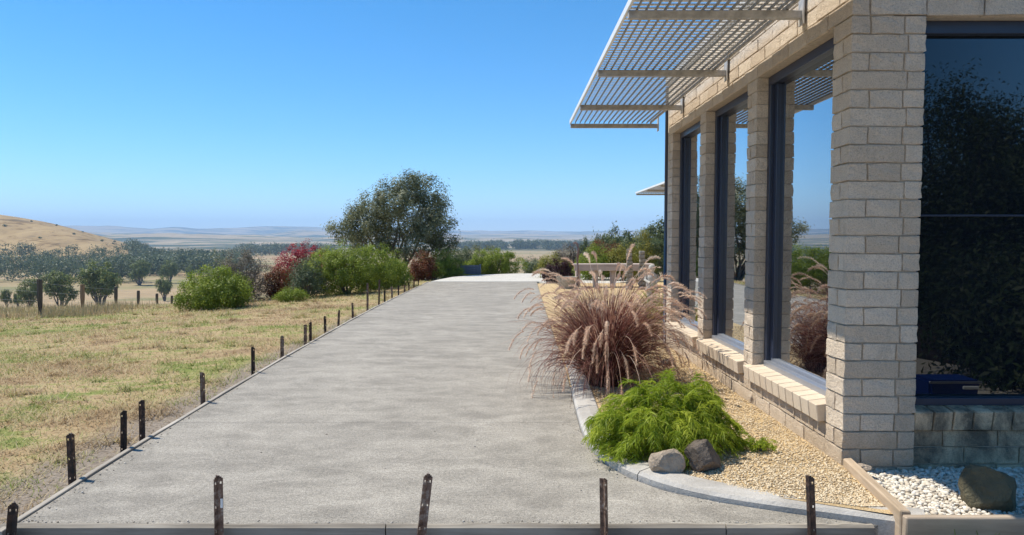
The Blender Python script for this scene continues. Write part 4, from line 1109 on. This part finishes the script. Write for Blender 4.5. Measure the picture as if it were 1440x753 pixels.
# ------------------------------------------------------------------ lawn grass
def grass_mat():
    t = NT('lawn_blade'); p = t.coord('Position')
    a = t.add('ShaderNodeAttribute', attribute_name='rnd').outputs['Fac']
    g1 = t.noise(t.coord('Position', (0.6, 1.15, 1), (0, 0, R(-14))), 0.8, 6, 0.68, 0.9); g2 = t.noise(p, 5.5, 5, 0.7)
    f = t.math('ADD', t.math('MULTIPLY', g1, 0.72), t.math('MULTIPLY', g2, 0.28))
    f = t.math('ADD', f, t.math('MULTIPLY', t.math('SUBTRACT', a, 0.5), 0.16))
    col = t.ramp(f, [(0.36, (0.29, 0.20, 0.11)), (0.44, (0.45, 0.33, 0.185)), (0.505, (0.55, 0.45, 0.26)), (0.54, (0.37, 0.35, 0.13)), (0.60, (0.20, 0.25, 0.06))])
    t.base(col); t.set(0.7, 0, 0.2)
    tr = t.add('ShaderNodeBsdfTranslucent'); t.l(col, tr.inputs[0])
    mx = t.add('ShaderNodeMixShader'); mx.inputs[0].default_value = 0.25
    t.l(t.b.outputs[0], mx.inputs[1]); t.l(tr.outputs[0], mx.inputs[2]); t.l(mx.outputs[0], t.out.inputs[0]); return t.m
M['lawn'] = grass_mat()
r = np.random.default_rng(17); n = 230000
yy = 3.0 + 25 * r.random(n) ** 1.7; xx = -2.55 - (yy * 0.75 + 1) * r.random(n) ** 0.9
keep = xx < np.interp(yy, [a for a, b in LEFT], [b for a, b in LEFT]) - 0.06
bare = fbm(xx * 0.9, yy * 1.6, 77, 3); keep &= (r.random(n) < 0.35 + 1.6 * np.clip(bare - 0.3, 0, 1)); keep &= ~((xx > -2.85) & (r.random(n) < 0.6) & (yy < 14))
xx, yy = xx[keep], yy[keep]
nt = 330; cy = 3.6 + 20 * r.random(nt) ** 1.5; cx = -2.75 - (cy * 0.72 + 0.6) * r.random(nt)
tx = np.repeat(cx, 46) + r.normal(0, 1, nt * 46) * np.repeat(0.03 + 0.06 * r.random(nt), 46); ty = np.repeat(cy, 46) + r.normal(0, 1, nt * 46) * np.repeat(0.03 + 0.05 * r.random(nt), 46)
tuft = np.concatenate([np.ones(len(xx)), 1.5 + 0.9 * np.repeat(r.random(nt), 46)])
xx = np.concatenate([xx, tx]); yy = np.concatenate([yy, ty]); ok = xx < np.interp(yy, [a for a, b in LEFT], [b for a, b in LEFT]) - 0.06
xx, yy, tuft = xx[ok], yy[ok], tuft[ok]
n = len(xx); zz = terrain(xx, yy)
tall = (0.5 + 1.4 * fbm(xx * 1.3, yy * 1.3, 70, 3)) * tuft
hh = (0.018 + 0.03 * r.random(n)) * tall * (0.8 + yy * 0.02); aa = r.random(n) * 6.283; ln = hh * (0.5 + 2.2 * r.random(n)); ww = (0.0022 + 0.00035 * yy)
cs, sn = np.cos(aa), np.sin(aa)
b = np.stack([xx, yy, zz - 0.004], -1); sd = np.stack([-sn, cs, 0 * aa], -1) * ww[:, None]
tip = b + np.stack([cs * ln, sn * ln, hh], -1)
V = np.stack([b - sd, b + sd, tip], 1).reshape(-1, 3)
o = obj('lawn_grass', mesh('lawn_grass', V, np.arange(3 * n).reshape(n, 3), False, np.repeat(r.random(n), 3)), M['lawn'])
kind(o, 'stuff', 'short mown lawn of dry tan and green grass')
# tall dry grass along the fence
n = 11000; tt = r.random(n); yy = 17.0 + 7.5 * r.random(n) ** 1.3; xx = -10.8 - 0.23 * (yy - 18) + r.normal(0, 1, n) * 0.5 - 5.5 * r.random(n) ** 1.6 + 0.5
keep = (r.random(n) < 2.2 * (fbm(xx * 0.8, yy * 0.8, 60, 3) - 0.25)); xx, yy = xx[keep], yy[keep]; n = len(xx); zz = terrain(xx, yy)
hh = 0.06 + 0.26 * r.random(n) ** 2.2; aa = r.random(n) * 6.283; ln = hh * 0.5 * r.random(n); cs, sn = np.cos(aa), np.sin(aa)
b = np.stack([xx, yy, zz - 0.01], -1); sd = np.stack([-sn, cs, 0 * aa], -1) * 0.008; tip = b + np.stack([cs * ln, sn * ln, hh], -1)
M['dry'] = leaf_mat('dry_grass', (0.34, 0.26, 0.14), (0.48, 0.38, 0.22), (0.25, 0.25, 0.10), trans=0.25)
o = obj('dry_grass', mesh('dry_grass', np.stack([b - sd, b + sd, tip], 1).reshape(-1, 3), np.arange(3 * n).reshape(n, 3), False, np.repeat(r.random(n), 3)), M['dry'])
kind(o, 'stuff', 'tall dry straw grass along the fence line')

# ------------------------------------------------------------------ fence
f0 = Vector((-10.75, 17.8)); fence = empty('fence', (f0.x, f0.y, tz(f0.x, f0.y))); tag(fence, 'wire fence on round timber posts along the lawn edge', 'fence')
tops = []
for k, (px, ptop, pbot) in enumerate([(56, 393, 441), (116, 400, 439), (163, 404, 439), (194.5, 409, 437), (220.5, 413, 437), (241.5, 416, 436)]):
    y = 17.8 + 3.4 * k; d = ray(px, 420); x = d.x * y / d.y; g_ = tz(x, y)
    zt = aty(px, ptop, y).z; zt = max(zt, g_ + 0.4)
    bm = bmesh.new(); H = zt - g_; rad = 0.064 if k < 2 else 0.058
    tube_bm(bm, [(0, 0, -0.25), (0, 0, H * 0.5), (0.01, 0, H - 0.02), (0.01, 0, H)], [rad, rad * 0.98, rad * 0.95, rad * 0.8], 10)
    o = obj('post', from_bm('post', bm), M['post_tan'] if k == 1 else M['post'], fence, loc=Vector((x, y, g_)) - fence.location)
    if k == 1: o['label'] = 'tan brown post'
    tops.append(Vector((x, y, zt)))
for dz in (-0.08, -0.30, -0.52):
    bm = bmesh.new(); tube_bm(bm, [tops[0] + (tops[0] - tops[1]) * 1.5 + Vector((0, 0, dz)) - fence.location] + [q + Vector((-0.09, 0, dz)) - fence.location for q in tops], 0.0025, 4)
    obj('wire', from_bm('wire', bm), M['steel'], fence)

# ------------------------------------------------------------------ trees of the valley and the hillside
def gum_mesh(seed, n=900, L=0.9):
    """unit gum tree, about 10 m high: crown mesh and trunk mesh"""
    rr = random.Random(seed); blobs = []
    for q in range(9):
        a = rr.uniform(0, 6.283); ra = rr.uniform(0.5, 3.4); z = rr.uniform(4.2, 8.2)
        blobs.append(((math.cos(a) * ra, math.sin(a) * ra, z), (rr.uniform(1.3, 2.3), rr.uniform(1.3, 2.3), rr.uniform(0.9, 1.6))))
    blobs.append(((0, 0, 7.2), (2.8, 2.8, 2.2))); blobs.append(((0, 0, 4.0), (2.8, 2.8, 1.8)))
    cm = crown_mesh('crown', seed, blobs, 70, n, 0.42, L, L * 0.5, 0.5, 0.15, tone_w=0.75)
    tm = branch_mesh('trunk', seed, (0, 0, -0.8), [(b[0], 1.0) for b in blobs], 0.26, 5)
    return cm, tm
gums = [gum_mesh(200 + k, 7500, 0.42) for k in range(5)]
def bushy_mesh(seed):
    rr = random.Random(seed); blobs = [((0, 0, 5.6), (3.2, 3.2, 3.0))]
    for q in range(8):
        a = q * 0.785 + rr.uniform(-.3, .3); ra = rr.uniform(1.6, 3.0); blobs.append(((math.cos(a) * ra, math.sin(a) * ra, rr.uniform(2.8, 6.8)), (rr.uniform(1.2, 2.0), rr.uniform(1.2, 2.0), rr.uniform(1.1, 1.7))))
    cm = crown_mesh('crown', seed, blobs, 130, 5200, 0.34, 0.42, 0.24, 0.55, 0.15, tone_w=0.75); tm = branch_mesh('trunk', seed, (0, 0, -0.8), [(b[0], 1.0) for b in blobs], 0.26, 5)
    return cm, tm
M['l_pad'] = leaf_mat('paddock_leaf', (0.085, 0.12, 0.04), (0.18, 0.22, 0.07), (0.28, 0.31, 0.12), trans=0.35)
bushy = [bushy_mesh(260 + k) for k in range(3)]
for c_, t_ in bushy: c_.materials.append(M['l_pad']); t_.materials.append(M['bark'])
for c_, t_ in gums: c_.materials.append(M['l_gum']); t_.materials.append(M['bark'])
def gum(name, label, x, y, h, wid, v, rz, group, cat='tree', z=None):
    t = empty(name, (x, y, tz(x, y) if z is None else z), rz); tag(t, label, cat, group)
    src = bushy[v % 3] if name == 'paddock_tree' else gums[v]
    for nm, me in (('crown', src[0]), ('trunk', src[1])):
        o = obj(nm, me, None, t); o.scale = (wid / 9.0, wid / 9.0, h / 9.6)
    return t
def gum_px(name, label, px, ptop, y, wpx, v, group):
    d = ray(px, 400); x = d.x * y / d.y; zt = aty(px, ptop, y).z; g_ = tz(x, y)
    return gum(name, label, x, y, max(2.0, zt - g_), wpx * y / FPX, v, v * 1.3 + px, group)
T = [('paddock_tree', 'spreading green tree behind the second fence post, forked pale trunk', 141, 360, 150, 62, 0),
     ('paddock_tree', 'rounded lighter green tree between first and second fence posts', 86, 373, 160, 50, 1),
     ('paddock_tree', 'small green tree close to the first fence post', 42, 386, 165, 34, 2),
     ('paddock_tree', 'lone small tree with shadow in the brown paddock', 231, 384, 235, 25, 3),
     ('paddock_tree', 'small round bush in the paddock at the picture edge', 8, 403, 190, 16, 4),
     ('paddock_tree', 'second small round paddock bush beside the one at the edge', 24, 405, 190, 14, 0),
     ('paddock_tree', 'dark tree standing at the corner of the wood by the pale track', 196, 361, 335, 30, 1),
     ('paddock_tree', 'small dark tree on the pale track behind the lone paddock tree', 268, 371, 390, 13, 2),
     ('paddock_tree', 'dark tree at the wood edge above the lone paddock tree', 239, 362, 350, 24, 3)]
for (nm, lb, px, pt, y, w, v) in T: gum_px(nm, lb, px, pt, y, w, v, 'trees in the valley paddock')
# hillside trees beyond the right hand garden
H_ = [(934, 311, 70, 80, 0, 'tall dark gum tree rising beside the house corner'), (905, 319, 84, 66, 1, 'dark gum tree behind the yellow flowering shrub'),
      (872, 318, 92, 66, 2, 'broad gum tree on the hillside above the bench middle'), (848, 326, 96, 46, 3, 'gum tree with a gappy crown above the hooked post'),
      (824, 335, 100, 34, 4, 'small gum tree at the lower end of the hillside trees'), (888, 331, 62, 60, 0, 'lower gum tree in front of the hillside row, behind stone posts'),
      (918, 333, 56, 60, 3, 'lower gum tree in front of the hillside row, beside the house'), (856, 338, 60, 54, 1, 'low gum tree behind the rusty orange shrub'), (952, 316, 90, 70, 4, 'gum tree mostly hidden by the house corner'),
      (834, 344, 64, 40, 2, 'lowest gum tree in front of the hillside row, behind the green bush')]
for (px, pt, y, w, v, lb) in H_: gum_px('gum_tree', lb, px, pt, y, w, v, 'gum trees on the hillside beyond the garden')
# woods that read as one mass
def wood(name, label, spots, L, seed, per=260, mat='l_far'):
    rr = np.random.default_rng(seed); Vs = []; Fs = []; Rs = []; off = 0
    for (x, y, h, w) in spots:
        z = tz(x, y); bl = [((x + rr.uniform(-.35, .35) * w, y + rr.uniform(-.35, .35) * w, z + h * rr.uniform(.42, .78)), (w * rr.uniform(.22, .42), w * .35, h * rr.uniform(.16, .28))) for _ in range(5)] + [((x, y, z + h * 0.3), (w * .4, w * .4, h * .3))]
        P, N, tone = clumps(rr, bl, 26, per, w * 0.055, 0.5)
        V, F, q = leaves(P, N, L, L * 0.6, rr, 0.1); Vs.append(V); Fs.append(F + off); off += len(V)
        Rs.append(np.clip(np.repeat(tone, 4) * .5 + q * .2 + rr.random() * 0.3, 0, 1))
    o = obj(name, mesh(name, np.concatenate(Vs), np.concatenate(Fs), False, np.concatenate(Rs)), M[mat]); kind(o, 'stuff', label)
def px_x(px, y): d = ray(px, 370); return d.x * y / d.y
rr = random.Random(77)
sp = [(px_x(px, y), y, rr.uniform(9, 14), rr.uniform(9, 15)) for px, y in [(rr.uniform(-60, 205), rr.uniform(345, 540)) for _ in range(150)]]
wood('wood', 'dark belt of gum trees along the valley below the golden hill', sp, 1.0, 1)
sp = [(px_x(px, y), y, rr.uniform(9, 14), rr.uniform(12, 18)) for px, y in [(rr.uniform(185, 345), rr.uniform(400, 760)) for _ in range(170)]]
wood('wood', 'hazy wood filling the valley beyond the lone paddock tree', sp, 1.4, 2)
sp = [(px_x(px, y), y, rr.uniform(12, 18), rr.uniform(18, 28)) for px, y in [(rr.uniform(640, 830), rr.uniform(1250, 1500)) for _ in range(90)]]
wood('wood', 'dark blue plantation band far beyond the driveway', sp, 2.6, 3)
sp = [(px_x(px, y), y, rr.uniform(10, 16), rr.uniform(18, 30)) for px, y in [(rr.uniform(340, 480), rr.uniform(900, 1300)) for _ in range(60)]]
wood('wood', 'distant tree belt behind the crimson shrub', sp, 2.2, 4)
sp = [(-0.50 * (800 + q * 4.0) + rr.uniform(-8, 25), 800 + q * 4.0, rr.uniform(6, 10), rr.uniform(10, 16)) for q in range(0, 60, 3)]
wood('wood', 'line of trees down the back edge of the golden hill', sp, 1.6, 5)
sp = [(-0.48 * y - rr.uniform(5, 150), y, rr.uniform(0.7, 1.8), rr.uniform(1.2, 3.5)) for y in [rr.uniform(560, 760) for _ in range(14)]]
wood('scrub', 'dark scrub dots scattered over the golden hill', sp, 0.9, 7, 60)
sp = [(px_x(px, y), y, rr.uniform(1.2, 2.6), rr.uniform(4, 9)) for px, y in [(rr.uniform(735, 800), rr.uniform(70, 130)) for _ in range(14)]]
wood('scrub', 'low scrub on the slope below the end of the driveway', sp, 0.35, 6)

# ------------------------------------------------------------------ what the front window mirrors: screen trees and a blue tub by the house
def screen_tree(label, x, y, h, w, seed):
    t = empty('screen_tree', (x, y, tz(x, y))); tag(t, label, 'tree', 'screen trees mirrored in the front window')
    rr = random.Random(seed); blobs = [((rr.uniform(-.35, .35) * w, rr.uniform(-.35, .35) * w, h * q), (w * rr.uniform(.25, .4), w * rr.uniform(.25, .4), h * 0.15)) for q in (0.12, 0.22, 0.32, 0.42, 0.52, 0.62, 0.72, 0.82, 0.9, 0.3, 0.5, 0.7)]
    obj('crown', crown_mesh('crown', seed, blobs, 110, 20000, 0.24, 0.10, 0.035, 0.2, 0.5, tone_w=0.7), M['l_dark'], t)
    obj('trunk', branch_mesh('trunk', seed, (0, 0, -0.1), [(b[0], 0.8) for b in blobs], 0.09, 6), M['bark'], t)
screen_tree('dark screen tree mirrored at the pillar side of the front window', 8.9, -6.5, 4.3, 3.4, 301)
screen_tree('tall dark screen tree mirrored in the middle of the front window', 10.7, -8.0, 5.2, 3.0, 302)
screen_tree('dark screen tree mirrored at the outer edge of the front window', 12.6, -6.8, 4.3, 3.0, 303)
screen_tree('low dark screen tree mirrored behind the blue tub', 8.4, -4.2, 3.2, 2.6, 304)
screen_tree('low dark screen tree mirrored beyond the blue tub', 10.4, -4.0, 3.4, 3.0, 305)
screen_tree('low shrub added to hide pale mirrored ground just past the blue tub', 5.6, 1.5, 0.9, 1.3, 306)  # this shrub and the next are added to darken the mirrored ground
screen_tree('low shrub added to hide pale mirrored ground above the blue tub', 6.4, 0.3, 1.1, 1.6, 307)
tub = empty('blue_tub', (3.95, 2.45, tz(3.95, 2.45))); tag(tub, 'blue plastic tub mirrored low in the front window', 'tub')
bm = bmesh.new(); g_ = bm_box(bm, (0, 0, 0.14), (0.46, 0.32, 0.28))
for v in g_:
    if v.co.z < 0.1: v.co.x *= 0.88; v.co.y *= 0.88
bmesh.ops.bevel(bm, geom=bm.edges[:], offset=0.02, segments=2, affect='EDGES'); obj('body', from_bm('body', bm), M['blue'], tub)
obj('rim', block(0.47, 0.012, 0.022, 0.004), M['silver'], tub, loc=(0, 0.166, 0.262))
obj('handle', block(0.14, 0.02, 0.03, 0.006), M['white_metal'], tub, loc=(0.12, 0.19, 0.22))
